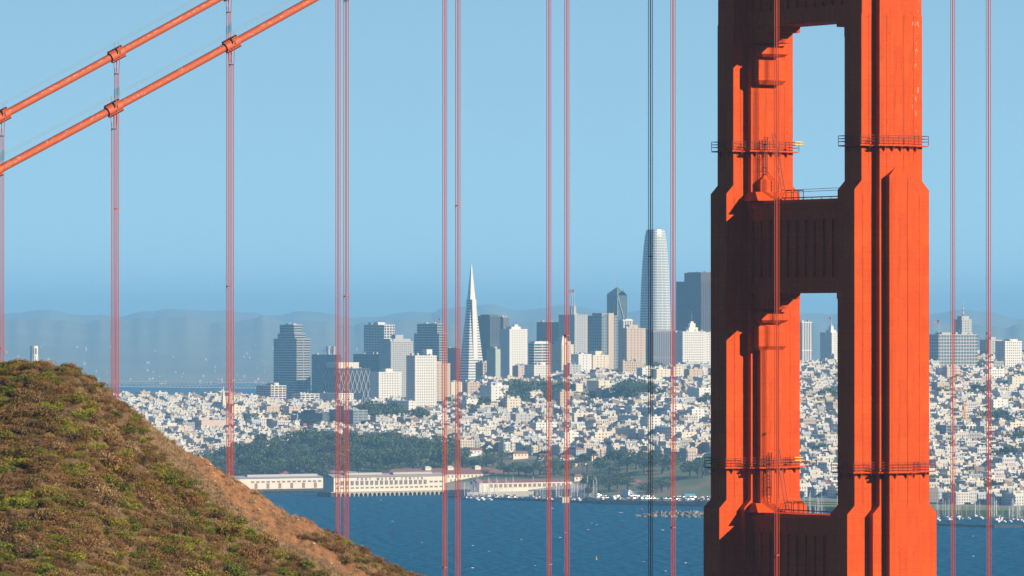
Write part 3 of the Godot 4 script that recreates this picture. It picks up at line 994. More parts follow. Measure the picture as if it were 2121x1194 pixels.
	for i in 160:
		var uu := r.randf_range(-20.0, 1480.0)
		var t := pow(r.randf(), 1.6) * 0.6
		var d := lerpf(15700.0, 25000.0, t)
		var vt := 665.0
		var p := pt(uu, 676.0, d)
		p.y = yat(vt, 25000.0) * pow(t, 1.5) * 1.05 + 8.0
		var sx := r.randf_range(3.0, 8.0) * (2.5 if r.randf() < 0.05 else 1.0)
		dm.mm(p.x - sx * 0.3, p.x + sx * 0.3, p.y - 10.0, p.y + r.randf_range(-2.0, 2.0), p.z - sx * 0.5, p.z + sx * 0.5, Color(0.7, 0.66, 0.6))
	stuff("distant_town", dm.mesh(), mat("far_white", Color(0.34, 0.33, 0.31), 0.9), self, "pale far buildings scattered on the hazy hills across the bay", "town")

# ---------------------------------------------------------------- large buildings
const WALLS := {"shed": Color(0.70, 0.64, 0.52), "white": Color(0.72, 0.70, 0.65), "cream": Color(0.70, 0.62, 0.49), "beige": Color(0.533, 0.422, 0.318), "grey": Color(0.296, 0.303, 0.311), "lightgrey": Color(0.444, 0.444, 0.429), "dark": Color(0.041, 0.044, 0.052), "brown": Color(0.104, 0.074, 0.070), "pink": Color(0.577, 0.444, 0.385), "mint": Color(0.459, 0.518, 0.429), "slate": Color(0.096, 0.111, 0.133), "terracotta": Color(0.459, 0.222, 0.111), "taupe": Color(0.252, 0.222, 0.215)}

func wall_mat(k: String) -> Material:
	return mat("wall_" + k, WALLS[k], 0.85, mottle, 0.035)

var mottle: NoiseTexture2D

func kx(u: float) -> float: return 0.5387 + (u - UC) / F * 0.8425
func kz(u: float) -> float: return 0.8425 - (u - UC) / F * 0.5387

# style: [storey height, bay width, spandrel share, pier share]
const STYLES := {"punch": [3.3, 4.0, 0.6, 0.62], "fine": [3.2, 3.2, 0.56, 0.6], "band": [3.9, 14.0, 0.36, 0.05], "grid": [4.2, 4.6, 0.30, 0.26], "vert": [40.0, 3.2, 0.03, 0.5], "glass": [3.8, 3.4, 0.16, 0.10], "sparse": [3.5, 5.2, 0.62, 0.74], "blank": [30.0, 40.0, 0.9, 0.9], "balcony": [3.1, 7.0, 0.36, 0.2]}

func block_parts(o: Node3D, wx: float, wz: float, h: float, style: String, wall: String, glass: String, pent: Array, off := Vector3.ZERO) -> void:
	var st: Array = STYLES[style]
	var core := M.new()
	core.mm(-wx / 2 + 0.45, wx / 2 - 0.45, 0, h - 0.3, -wz / 2 + 0.45, wz / 2 - 0.45)
	part("glazing", core.mesh(), glass_mat(glass), o, off)
	var f := M.new()
	var nf := maxi(1, int(roundf(h / st[0])))
	var fh := h / nf
	for i in nf + 1:
		var y0: float = i * fh - fh * st[2] * 0.5
		var y1: float = y0 + fh * st[2]
		f.mm(-wx / 2, wx / 2, maxf(0.0, y0), minf(y1, h + 0.6), -wz / 2, wz / 2)
	var e := 0.07
	for s in [-1.0, 1.0]:
		var n := maxi(1, int(roundf(wz / st[1])))
		var bw := wz / n
		for i in n + 1:
			var c := clampf(-wz / 2 + i * bw, -wz / 2 + bw * st[3] * 0.5, wz / 2 - bw * st[3] * 0.5)
			f.mm(s * (wx / 2 - 0.8), s * (wx / 2 - e), 0.0, h, c - bw * st[3] * 0.5 + e, c + bw * st[3] * 0.5 - e)
		n = maxi(1, int(roundf(wx / st[1])))
		bw = wx / n
		for i in n + 1:
			var c := clampf(-wx / 2 + i * bw, -wx / 2 + bw * st[3] * 0.5, wx / 2 - bw * st[3] * 0.5)
			f.mm(c - bw * st[3] * 0.5 + e, c + bw * st[3] * 0.5 - e, 0.0, h, s * (wz / 2 - 0.8), s * (wz / 2 - e))
	part("facade", f.mesh(), wall_mat(wall), o, off)
	if h > 14.0:
		var rp := M.new()
		var rr := RandomNumberGenerator.new(); rr.seed = int(absf(o.position.x) * 3.0 + h)
		for i in rr.randi_range(3, 7):
			var bx_ := rr.randf_range(1.0, 4.0); var bz_ := rr.randf_range(1.0, 4.0)
			var px_ := rr.randf_range(-0.4, 0.4) * wx; var pz_ := rr.randf_range(-0.4, 0.4) * wz
			rp.mm(px_ - bx_ / 2, px_ + bx_ / 2, h + 0.4, h + rr.randf_range(1.4, 3.6), pz_ - bz_ / 2, pz_ + bz_ / 2)
		rp.tube(Vector3(0.2 * wx, h, 0.2 * wz), Vector3(0.2 * wx, h + rr.randf_range(4.0, 9.0), 0.2 * wz), 0.25, 4)
		part("roof_plant", rp.mesh(), wall_mat("lightgrey"), o, off).set_meta("kind", "stuff")
	if pent.size() > 0:
		var pm := M.new()
		for q in pent:
			pm.mm((q[0] - q[2] / 2.0) * wx, (q[0] + q[2] / 2.0) * wx, h + 0.3, h + q[4], (q[1] - q[3] / 2.0) * wz, (q[1] + q[3] / 2.0) * wz)
		part("penthouse", pm.mesh(), wall_mat(wall), o, off)

func glass_mat(k: String) -> Material:
	var g := {"dark": Color(0.035, 0.045, 0.06), "blue": Color(0.07, 0.11, 0.15), "teal": Color(0.08, 0.14, 0.15), "pane": Color(0.12, 0.13, 0.15), "pale": Color(0.26, 0.33, 0.37)}
	var m := mat("glass_" + k, g[k], 0.25)
	return m

func block(called: String, label: String, u0: float, uc: float, u1: float, vt: float, d: float, style: String, wall: String, glass := "dark", pent := [], vb := 0.0) -> Node3D:
	var cat := "building"
	if vb > 0.0:           # stand it where the slope reaches its foot
		d = 5450.0
		while d < 7400.0 and vof(gp(uc, d)) > vb: d += 10.0
	var c := pt(uc, 676.0, d)
	var wx := (uc - u0) * d / (F * kx(uc))
	var wz := (u1 - uc) * d / (F * kz(uc))
	wx = maxf(wx, 6.0); wz = maxf(wz, 6.0)
	var ce := c + Vector3(wx / 2, 0, wz / 2)
	var q := ud(ce)
	var yb := minf(ground_y(q.x, q.y), ground_y(uc, d)) - 4.0
	var h := yat(vt, d) - yb
	var o := thing(called, label, cat, Vector3(ce.x, yb, ce.z))
	foot.append([ce.x - wx / 2 - 5, ce.x + wx / 2 + 5, ce.z - wz / 2 - 5, ce.z + wz / 2 + 5])
	if d < 7100.0:
		for k in [18.0, 36.0, 54.0, 72.0, 90.0]:
			var q2: Vector3 = ce - fwh * k
			low.append([q2.x - wx / 2, q2.x + wx / 2, q2.z - wz / 2, q2.z + wz / 2])
	block_parts(o, wx, wz, h, style, wall, glass, pent)
	o.set_meta("w", Vector3(wx, h, wz))
	return o

func size_of(o: Node3D) -> Vector3:
	var w: Vector3 = o.get_meta("w")
	return w

func flag_pole(at: Vector3, h: float, label: String) -> void:
	var f := thing("flag_pole", label, "flag pole", at, "flags on rooftops")
	var p := M.new(); p.tube(Vector3(0, -1, 0), Vector3(0, h, 0), 0.22, 6)
	part("pole", p.mesh(), mat("pole_white", Color(0.7, 0.7, 0.7), 0.6), f)
	var c := M.new()
	for i in 7:
		var col := Color(0.5, 0.05, 0.06) if i % 2 == 0 else Color(0.75, 0.73, 0.7)
		var y := h - 0.7 * i
		c.quad(Vector3(0, y - 0.7, 0), Vector3(0, y, 0), Vector3(3.4, y - 0.5, -4.4), Vector3(3.4, y - 1.2, -4.4), col)
	c.quad(Vector3(-0.08, h - 2.7, 0.0), Vector3(-0.08, h, 0), Vector3(1.5, h - 0.2, -2.0), Vector3(1.5, h - 2.9, -2.0), Color(0.05, 0.06, 0.2))
	part("flag", c.mesh(), mat("flag_cloth", Color(1, 1, 1), 0.9, null, 1.0, true), f)

func build_landmarks() -> void:
	mottle = noise_tex(0.02, 0.86, 1.04, 61, 512, 5)
	var o: Node3D
	# --- far towers
	o = block("stepped_tower", "tall dark stepped office slab with banded lit flank, leftmost high tower", 566, 614, 643, 703, 8600, "band", "lightgrey", "dark")
	block_parts(o, size_of(o).x * 0.74, size_of(o).z * 0.78, size_of(o).y + 8.0, "band", "lightgrey", "dark", [], Vector3(0, 0, -1))
	block_parts(o, size_of(o).x * 0.62, size_of(o).z * 0.6, size_of(o).y + 22.0, "band", "lightgrey", "dark", [[0.0, 0.0, 0.5, 0.5, 2.0]], Vector3(0, 0, -2))
	block("office_block", "dark blue office block beside the leftmost stepped tower", 645, 699, 707, 736, 8500, "band", "slate", "dark")
	o = block("braced_block", "dark glass office block with crossed white diagonal braces", 669, 701, 766, 764, 8050, "glass", "slate", "dark")
	var s := size_of(o)
	var br := M.new()
	for i in 7:
		var z0 := -s.z / 2 + s.z * i / 7.0; var z1 := z0 + s.z / 7.0
		var y0 := 0.0
		while y0 < s.y - 5.0:
			var y1 := minf(y0 + 23.0, s.y)
			br.tube(Vector3(-s.x / 2 - 0.9, y0, z0), Vector3(-s.x / 2 - 0.9, y1, z1), 0.55, 5)
			br.tube(Vector3(-s.x / 2 - 0.9, y0, z1), Vector3(-s.x / 2 - 0.9, y1, z0), 0.55, 5)
			y0 = y1
	for i in 5:
		var x0 := -s.x / 2 + s.x * i / 5.0; var x1 := x0 + s.x / 5.0
		var y0 := 0.0
		while y0 < s.y - 5.0:
			var y1 := minf(y0 + 23.0, s.y)
			br.tube(Vector3(x0, y0, -s.z / 2 - 0.9), Vector3(x1, y1, -s.z / 2 - 0.9), 0.55, 5)
			br.tube(Vector3(x1, y0, -s.z / 2 - 0.9), Vector3(x0, y1, -s.z / 2 - 0.9), 0.55, 5)
			y0 = y1
	part("cross_brace", br.mesh(), wall_mat("lightgrey"), o).set_meta("kind", "stuff")
	var cap := M.new(); cap.mm(-s.x * 0.3, s.x * 0.45, s.y, s.y + 9.0, -s.z * 0.42, s.z * 0.25)
	part("plant_room", cap.mesh(), wall_mat("cream"), o)
	block("office_block", "wide dark office block behind the crossed-brace block", 731, 786, 800, 735, 8500, "band", "slate", "dark")
	block("grid_tower", "white gridded office tower with a flat roof and a small plant room", 753, 795, 818, 674, 8750, "grid", "white", "dark", [[0.2, 0.1, 0.5, 0.6, 4.5]])
	block("speckled_tower", "grey speckled office tower with a white top band", 785, 809, 856, 708, 8250, "fine", "lightgrey", "dark", [[0.1, 0.0, 0.9, 0.9, 4.0], [0.1, 0.1, 0.35, 0.35, 10.0]])
	o = block("stepped_tower", "dark office slab left of the pyramid, lit bands on its right edge", 857, 909, 927, 692, 8500, "band", "lightgrey", "dark")
	block_parts(o, size_of(o).x * 0.82, size_of(o).z * 0.7, size_of(o).y + 15.0, "band", "lightgrey", "dark", [], Vector3(0, 0, -1))
	flag_pole(pt(912, 672, 8500), 9.0, "small flag on the dark slab left of the pyramid")
	block("office_block", "narrow dark block filling the gap left of the pyramid", 926, 945, 953, 722, 8700, "vert", "slate", "dark")
	# pyramid
	var pd := 8250.0
	var pc := pt(969.6, 676.0, pd)
	var half := 15.2
	var top_y := yat(548, pd)
	var rate := half / (top_y - yat(791, pd))
	var base_half := rate * top_y
	var pyc := Vector3(pc.x + half, 0, pc.z + half)
	o = thing("pyramid_tower", "slender white pyramid skyscraper tapering to a needle point", "skyscraper", pyc)
	foot.append([pyc.x - 40, pyc.x + 40, pyc.z - 40, pyc.z + 40])
	var pm := M.new(); var pg := M.new()
	var ysp := yat(622, pd)
	pg.fru([-base_half + 0.5, base_half - 0.5, -base_half + 0.5, base_half - 0.5], 0, [-rate * (top_y - ysp) + 0.5, rate * (top_y - ysp) - 0.5, -rate * (top_y - ysp) + 0.5, rate * (top_y - ysp) - 0.5], ysp)
	part("glazing", pg.mesh(), glass_mat("blue"), o)
	var nfl := 50
	for i in nfl:
		var y0 := ysp * i / nfl; var y1 := ysp * (i + 0.58) / nfl
		var a := rate * (top_y - y0); var b := rate * (top_y - y1)
		pm.fru([-a, a, -a, a], y0, [-b, b, -b, b], y1)
	part("facade", pm.mesh(), wall_mat("white"), o)
	var sp := M.new()
	var sa := rate * (top_y - ysp)
	sp.fru([-sa, sa, -sa, sa], ysp, [-0.5, 0.5, -0.5, 0.5], top_y)
	part("spire", sp.mesh(), wall_mat("white"), o)
	var wing := M.new()
	var wy := yat(746, pd)
	var wo := rate * (top_y - wy)
	for sg in [-1.0, 1.0]:
		wing.fru([minf(sg * 2.0, sg * wo), maxf(sg * 2.0, sg * wo), -3.6, 3.6], wy, [minf(sg * 1.0, sg * (sa + 3.4)), maxf(sg * 1.0, sg * (sa + 3.4)), -3.6, 3.6], ysp + 1.0)
	part("wing", wing.mesh(), wall_mat("white"), o)
	block("office_tower", "dark ribbed office tower just right of the pyramid", 989, 1014, 1037, 656, 8500, "vert", "slate", "dark", [[0.0, 0.0, 0.8, 0.7, 3.0]])
	block("office_tower", "grey brown tower edge behind the dark ribbed tower", 1030, 1042, 1054, 658, 8700, "vert", "taupe", "dark")
	block("glass_tower", "blue glass block with sloping roof left of the twin-spired tower", 1111, 1158, 1163, 668, 8650, "glass", "slate", "blue")
	o = block("spired_tower", "grey office tower topped by two thin flagged spires", 1157, 1190, 1218, 653, 8500, "punch", "lightgrey", "blue")
	s = size_of(o)
	var tw := M.new()
	for q in [[-0.36, -0.36], [0.0, -0.1]]:
		var bx_: float = q[0] * s.x; var bz: float = q[1] * s.z
		tw.mm(bx_ - 2.2, bx_ + 2.2, s.y, s.y + 14.0, bz - 2.2, bz + 2.2)
		tw.tube(Vector3(bx_, s.y + 14.0, bz), Vector3(bx_, s.y + 30.0, bz), 0.9, 6, Color.WHITE, 0.5)
	part("spire_pair", tw.mesh(), wall_mat("lightgrey"), o)
	flag_pole(o.position + Vector3(-0.36 * s.x, s.y + 30.0, -0.36 * s.z), 9.0, "small flag on the left of the twin spires")
	flag_pole(o.position + Vector3(0, s.y + 30.0, -0.1 * s.z), 9.0, "small flag on the right of the twin spires")
	o = block("faceted_tower", "teal glass tower with slanted crown and needle spire", 1257, 1279, 1299, 612, 9050, "glass", "slate", "teal")
	s = size_of(o)
	var cr := M.new()
	cr.tri(Vector3(-s.x / 2, s.y, -s.z / 2), Vector3(-s.x / 2, s.y + 9.0, s.z * 0.1), Vector3(-s.x / 2, s.y, s.z / 2))
	cr.quad(Vector3(s.x / 2, s.y, -s.z / 2), Vector3(s.x / 2, s.y + 2.0, -s.z / 2), Vector3(-s.x / 2, s.y + 14.0, -s.z / 2), Vector3(-s.x / 2, s.y, -s.z / 2))
	cr.tri(Vector3(-s.x / 2, s.y, -s.z / 2), Vector3(-s.x / 2, s.y + 14.0, -s.z / 2), Vector3(-s.x / 2, s.y, s.z * 0.5))
	part("crown", cr.mesh(), glass_mat("teal"), o)
	var sp2 := M.new()
	sp2.tube(Vector3(-s.x / 2, s.y - 90.0, -s.z / 2), Vector3(-s.x / 2, s.y + 26.0, -s.z / 2), 1.5, 6, Color.WHITE, 0.4)
	sp2.tube(Vector3(-s.x / 2 - 0.5, s.y, -s.z / 2), Vector3(s.x / 2, s.y - 70.0, -s.z / 2 - 0.5), 0.8, 5)
	sp2.tube(Vector3(-s.x / 2 - 0.5, s.y, -s.z / 2), Vector3(-s.x / 2 - 0.5, s.y - 60.0, s.z / 2), 0.8, 5)
	part("spire", sp2.mesh(), wall_mat("lightgrey"), o)
	# rounded tallest tower
	var td := 8950.0
	var tc := pt(1357.5, 676.0, td)
	o = thing("rounded_tower", "tallest pale glass tower with curved sides tapering to a blunt top", "skyscraper", Vector3(tc.x, 0, tc.z))
	foot.append([tc.x - 30, tc.x + 30, tc.z - 30, tc.z + 30])
	var prof := [[476.0, 20.0], [490.0, 23.2], [505.0, 25.4], [517.0, 27.0], [560.0, 30.6], [610.0, 33.0], [660.0, 34.8], [700.0, 35.2], [860.0, 35.2]]
	var ring := func(hw: float) -> Array:
		var out := []
		for i in 32:
			var t := TAU * i / 32.0
			var k := pow(pow(absf(cos(t)), 3.2) + pow(absf(sin(t)), 3.2), -1.0 / 3.2)
			out.append(Vector2(cos(t) * k * hw, sin(t) * k * hw))
		return out
	var gl := M.new(); var fins := M.new(); var crown := M.new()
	var px := td / F / 1.26
	var vv := 476.0
	while vv < 850.0:
		var v2 := vv + 5.4
		var ya := yat(vv, td); var yb := yat(v2, td)
		var ra: Array = ring.call(lerp_table(prof, vv) * px); var rb: Array = ring.call(lerp_table(prof, v2) * px)
		for i in 32:
			var j := (i + 1) % 32
			var A := Vector3(rb[i].x, yb, rb[i].y); var B := Vector3(rb[j].x, yb, rb[j].y); var C := Vector3(ra[j].x, ya, ra[j].y); var D := Vector3(ra[i].x, ya, ra[i].y)
			gl.quad(A, D, C, B)
			var out := Vector3(rb[i].x, 0, rb[i].y).normalized() * 0.5
			var tgt := crown if vv < 515.0 else fins
			var dn := (D - A)
			if vv < 515.0 or i % 2 == 0: tgt.quad(A + out, D + out, D + out + (C - D) * 0.22, A + out + (B - A) * 0.22)
			tgt.quad(A + out * 1.6, A + out * 1.6 + dn * 0.3, B + out * 1.6 + (C - B) * 0.3, B + out * 1.6)
			tgt.quad(A + dn * 0.3 + out * 1.6, A + dn * 0.3, B + (C - B) * 0.3, B + (C - B) * 0.3 + out * 1.6)
		vv = v2
	part("glazing", gl.mesh(), glass_mat("pale"), o)
	part("sunshades", fins.mesh(), wall_mat("white"), o).set_meta("kind", "stuff")
	part("crown_screen", crown.mesh(), wall_mat("white"), o).set_meta("kind", "stuff")
	o = block("broad_dark_tower", "broad dark brown office tower left of the bridge tower", 1400, 1452, 1486, 584, 8300, "vert", "brown", "dark")
	block_parts(o, size_of(o).x * 0.66, size_of(o).z, size_of(o).y + 13.0, "punch", "brown", "dark", [[0, 0, 0.8, 0.8, 1.5]], Vector3(-size_of(o).x * 0.16, 0, 0.3))
	# --- nearer high-rises on the hill
	block("apartment_tower", "white apartment tower with two bays, lit right side, among the left towers", 766, 784, 832, 772, 7350, "punch", "white", "dark", [[0.0, 0.05, 0.5, 0.3, 5.0]], 838.0)
	block("apartment_tower", "tall white tower with balconies, shaded by its beige neighbour", 841, 859, 905, 738, 7200, "fine", "white", "blue", [[0.1, 0.3, 0.5, 0.25, 8.0]], 864.0)
	block("apartment_tower", "beige stone apartment tower left of the pyramid's foot", 885, 896, 933, 754, 7080, "sparse", "beige", "dark", [[0.1, -0.1, 0.5, 0.4, 3.0]], 854.0)
	block("apartment_tower", "tall white tower with green-tinted bay windows right of the pyramid", 1035, 1055, 1093, 683, 7700, "punch", "white", "pale", [[0.0, 0.0, 0.5, 0.5, 4.0], [0.2, 0.2, 0.2, 0.2, 7.0]])
	block("apartment_tower", "pale mint apartment tower at the foot of the cream tower", 1008, 1026, 1037, 725, 7400, "punch", "mint", "dark", [[0.0, 0.0, 0.5, 0.5, 4.0]])
	block("banded_block", "low white office block with bold dark horizontal bands", 1094, 1106, 1140, 712, 7800, "band", "white", "dark", [[0.0, 0.0, 0.8, 0.8, 3.0]])
	o = block("domed_apartments", "cream apartment tower with ornate stepped top and small dome", 1141, 1163, 1189, 715, 7450, "fine", "cream", "dark", [[0.0, 0.0, 0.7, 0.7, 5.0], [0.0, 0.0, 0.4, 0.4, 9.0]])
	s = size_of(o)
	var dome := M.new()
	dome.tube(Vector3(0, s.y + 8, 0), Vector3(0, s.y + 11, 0), 3.2, 10, Color.WHITE, 2.0)
	dome.tube(Vector3(0, s.y + 11, 0), Vector3(0, s.y + 13, 0), 2.0, 10, Color.WHITE, 0.2)
	part("dome", dome.mesh(), wall_mat("cream"), o)
	o = block("apartment_tower", "dark glass apartment tower with a beige central fin", 1217, 1246, 1281, 655, 7700, "grid", "grey", "teal", [[0.0, -0.1, 0.7, 0.5, 4.0]])
	s = size_of(o)
	var fin := M.new(); fin.mm(-s.x / 2 - 1.5, -s.x / 2 + 1, 0, s.y + 4.0, s.z * -0.12, s.z * 0.2)
	part("central_fin", fin.mesh(), wall_mat("beige"), o)
	block("hotel_tower", "white ribbed tower just right of the finned apartment tower", 1281, 1290, 1312, 664, 8250, "vert", "white", "dark", [[0.0, 0.1, 0.8, 0.6, 2.0]])
	block("apartment_tower", "beige tower with stepped roofline, few windows, below the rounded tower", 1282, 1298, 1338, 681, 7480, "sparse", "beige", "dark", [[0.0, -0.05, 0.6, 0.45, 5.0]])
	block("ribbed_block", "grey vertically ribbed block at the foot of the rounded tower", 1337, 1353, 1402, 688, 8000, "vert", "taupe", "blue", [[0.0, 0.0, 0.98, 0.98, 2.0]])
	block("hotel_block", "pale wing left of the white peaked hotel", 1393, 1410, 1416, 690, 7700, "punch", "white", "blue")
	o = block("peaked_hotel", "bright white hotel tower with a stepped peak beside the bridge tower", 1404, 1414, 1462, 688, 7350, "fine", "white", "dark", [[0.0, 0.0, 0.7, 0.4, 6.0], [0.0, 0.0, 0.4, 0.24, 11.5], [0.0, 0.0, 0.2, 0.12, 14.0]])
	var an := M.new(); an.tube(Vector3(0, size_of(o).y + 13, 0), Vector3(0, size_of(o).y + 27, 0), 0.25, 5)
	part("mast", an.mesh(), wall_mat("grey"), o)
	block("hotel_block", "white wing at the right of the peaked hotel, cut by the bridge tower", 1452, 1458, 1492, 691, 7480, "punch", "white", "blue")
	# seen through the tower's opening
	block("striped_tower", "white vertically striped tower seen through the bridge tower opening", 1655, 1661, 1683, 668, 8000, "vert", "white", "dark")
	o = block("cupola_hotel", "pale hotel with cupola and flag seen through the bridge tower opening", 1699, 1723, 1760, 690, 7700, "punch", "white", "blue", [[0.0, -0.2, 0.4, 0.3, 4.0], [0.0, -0.2, 0.22, 0.16, 9.0]])
	var cu := M.new(); cu.tube(Vector3(0, size_of(o).y + 9, -0.2 * size_of(o).z), Vector3(0, size_of(o).y + 13, -0.2 * size_of(o).z), 2.4, 8, Color.WHITE, 0.2)
	part("cupola", cu.mesh(), wall_mat("white"), o)
	flag_pole(o.position + Vector3(0, size_of(o).y + 12, -0.2 * size_of(o).z), 10.0, "flag flying from the hotel cupola in the tower opening")
	block("apartment_block", "pale block in front of the cupola hotel", 1713, 1728, 1752, 738, 7350, "punch", "white", "dark")
	block("apartment_block", "cream low block at the foot of the striped tower", 1682, 1690, 1700, 757, 7500, "sparse", "cream", "dark")
	# right of the tower
	o = block("hotel_block", "broad gridded hotel block on the hilltop at the right", 1925, 1944, 2026, 694, 7050, "grid", "lightgrey", "blue", [[0.0, -0.25, 0.7, 0.25, 3.0], [0.0, 0.2, 0.5, 0.1, 3.0]])
	flag_pole(pt(1946, 693, 7050), 18.0, "flag on the left end of the hilltop hotel")
	o = block("hotel_tower", "hotel tower with a red and white mast behind the hilltop hotel", 1977, 1993, 2014, 663, 7250, "punch", "lightgrey", "dark", [[0.0, 0.0, 0.6, 0.7, 5.0]])
	s = size_of(o)
	var mast := M.new()
	for i in 6:
		mast.tube(Vector3(0, s.y + 5 + i * 3.0, 0), Vector3(0, s.y + 8 + i * 3.0, 0), 1.1 - i * 0.16, 5, Color(0.55, 0.08, 0.06) if i % 2 == 0 else Color(0.75, 0.73, 0.7), 0.95 - i * 0.16)
	part("mast", mast.mesh(), mat("flag_cloth", Color(1, 1, 1), 0.9, null, 1.0, true), o)
	block("apartment_block", "grey apartment block left of the rightmost high block", 2030, 2050, 2076, 705, 7200, "punch", "lightgrey", "dark", [[0.0, 0.0, 0.5, 0.4, 4.0]])
	block("apartment_block", "rightmost white high block with a grid of windows", 2062, 2082, 2118, 708, 7000, "fine", "white", "dark", [[0.0, 0.1, 0.6, 0.4, 3.0]])
	# --- mid slope
	block("hilltop_apartments", "square white apartment building with even small windows below the pyramid", 994, 1017, 1054, 800, 6750, "sparse", "white", "dark", [[0.0, 0.0, 0.6, 0.5, 3.0]], 850.0)
	block("glass_apartments", "left of two dark blue glass apartment slabs above the park trees", 617, 667, 681, 858, 6010, "balcony", "slate", "teal", [[0.1, 0.0, 0.5, 0.5, 4.0]], 893.0)
	block("glass_apartments", "right of two glass apartment slabs, pale balconies lit", 681, 731, 762, 851, 6060, "balcony", "grey", "teal", [[0.2, 0.0, 0.3, 0.5, 5.0]], 891.0)
	block("low_apartments", "long white balconied block below the crossed-brace tower", 604, 622, 662, 817, 7000, "balcony", "white", "dark", [], 840.0)
	block("low_apartments", "long white block right of the balconied block, partly behind hangers", 660, 700, 748, 816, 7150, "fine", "white", "dark", [], 838.0)
	block("apartment_block", "cream balconied block left of the leftmost stepped tower", 530, 560, 593, 800, 7000, "balcony", "cream", "dark", [[0.0, 0.1, 0.5, 0.3, 4.0]], 838.0)
	block("factory_block", "pinkish old factory block among the small houses at left", 387, 417, 470, 872, 6350, "blank", "pink", "dark", [[0.1, -0.2, 0.5, 0.4, 3.0]], 899.0)
	block("apartment_block", "pale apartment block below the beige tower", 800, 846, 862, 832, 6750, "punch", "white", "dark", [], 872.0)
	block("apartment_block", "pale blank-walled block below the white balconied tower", 832, 855, 862, 842, 6600, "blank", "white", "dark", [], 868.0)
	block("apartment_block", "cream apartment house between two hangers on the mid slope", 1216, 1240, 1264, 790, 6800, "sparse", "cream", "dark", [], 828.0)
	block("apartment_block", "pink apartment block with many windows under the finned tower", 1222, 1235, 1283, 767, 7050, "fine", "pink", "dark", [[0.0, -0.2, 0.6, 0.2, 3.0]], 793.0)
	block("apartment_block", "cream stepped apartments above the pink block", 1205, 1228, 1262, 737, 7300, "sparse", "cream", "dark", [[0.0, 0.0, 0.6, 0.4, 6.0]])
	block("apartment_block", "narrow cream house tower beside dark shade, mid slope", 1181, 1193, 1208, 797, 6750, "sparse", "cream", "dark", [], 832.0)
	block("apartment_block", "beige block with rows of windows right of the pink block", 1280, 1290, 1326, 750, 7200, "fine", "beige", "dark", [], 790.0)
	block("apartment_block", "brownish cream block left of the banded office block", 985, 1000, 1010, 752, 7500, "sparse", "beige", "dark")
	block("apartment_block", "pale apartments below the banded block", 1086, 1106, 1140, 757, 7250, "fine", "white", "dark", [[0.0, 0.2, 0.5, 0.3, 3.0]], 800.0)
	block("apartment_block", "white block with windows left of the conical tree", 1362, 1368, 1396, 824, 6500, "punch", "white", "dark", [], 850.0)
	block("apartment_block", "wide white block on the lower slope, shaded left flank", 1317, 1355, 1374, 846, 6300, "punch", "white", "dark", [], 874.0)
	block("apartment_block", "stepped white block on the lower slope beside the dark hangers", 1256, 1285, 1315, 847, 6320, "fine", "white", "dark", [[0.0, 0.2, 0.6, 0.3, 3.0]], 872.0)
	block("apartment_block", "pale block between two white blocks on the lower slope", 1279, 1322, 1330, 862, 6220, "punch", "white", "dark", [], 893.0)
	block("apartment_block", "tall white block behind the dark hangers, lower slope", 1326, 1342, 1369, 865, 6150, "punch", "white", "dark", [], 907.0)
	block("apartment_block", "cream courtyard block lowest of the large lower-slope blocks", 1275, 1303, 1329, 889, 6000, "sparse", "cream", "dark", [[0.0, 0.1, 0.4, 0.3, 3.0]], 919.0)
	block("apartment_block", "broad white block with a bright end by the orange hangers", 1356, 1391, 1418, 886, 5980, "punch", "white", "dark", [], 919.0)
	block("apartment_block", "terracotta red building above the park trees", 1322, 1330, 1361, 936, 5620, "punch", "terracotta", "dark", [], 957.0)
	block("apartment_block", "small tan building above the park between hangers", 1140, 1148, 1170, 926, 5700, "punch", "beige", "dark", [], 944.0)
	block("warehouse", "long low white warehouse above the park at centre", 984, 992, 1056, 895, 6000, "blank", "cream", "dark", [], 911.0)
	block("apartment_block", "pale blocky flats beside the bridge tower, mid slope", 1424, 1448, 1482, 805, 6700, "sparse", "white", "dark", [], 843.0)
	block("apartment_block", "cream stepped flats left of the dark hangers", 1181, 1189, 1232, 857, 6250, "sparse", "cream", "dark", [[0.0, -0.2, 0.6, 0.3, 3.0]], 884.0)
	block("construction_block", "new white block with bold square windows beside the tower crane", 1999, 2001, 2023, 882, 5880, "grid", "white", "dark", [], 912.0)
	block("apartment_block", "blank grey block right of the crane building", 2021, 2031, 2048, 874, 5900, "blank", "lightgrey", "dark", [], 909.0)
	block("apartment_block", "unfinished grey frame building left of the crane", 1938, 1960, 1998, 882, 5900, "balcony", "grey", "dark", [], 911.0)
	# more mid-size blocks on the slopes: u0, corner, u1, top, foot, wall, style
	var walls := ["cream", "white", "beige", "white", "pink", "cream", "lightgrey"]
	var words := {"cream": "cream", "white": "white", "beige": "beige", "pink": "pinkish", "lightgrey": "pale grey"}
	var ords := ["first", "second", "third", "fourth", "fifth", "sixth", "seventh", "eighth", "ninth", "tenth"]
	var gi := 0
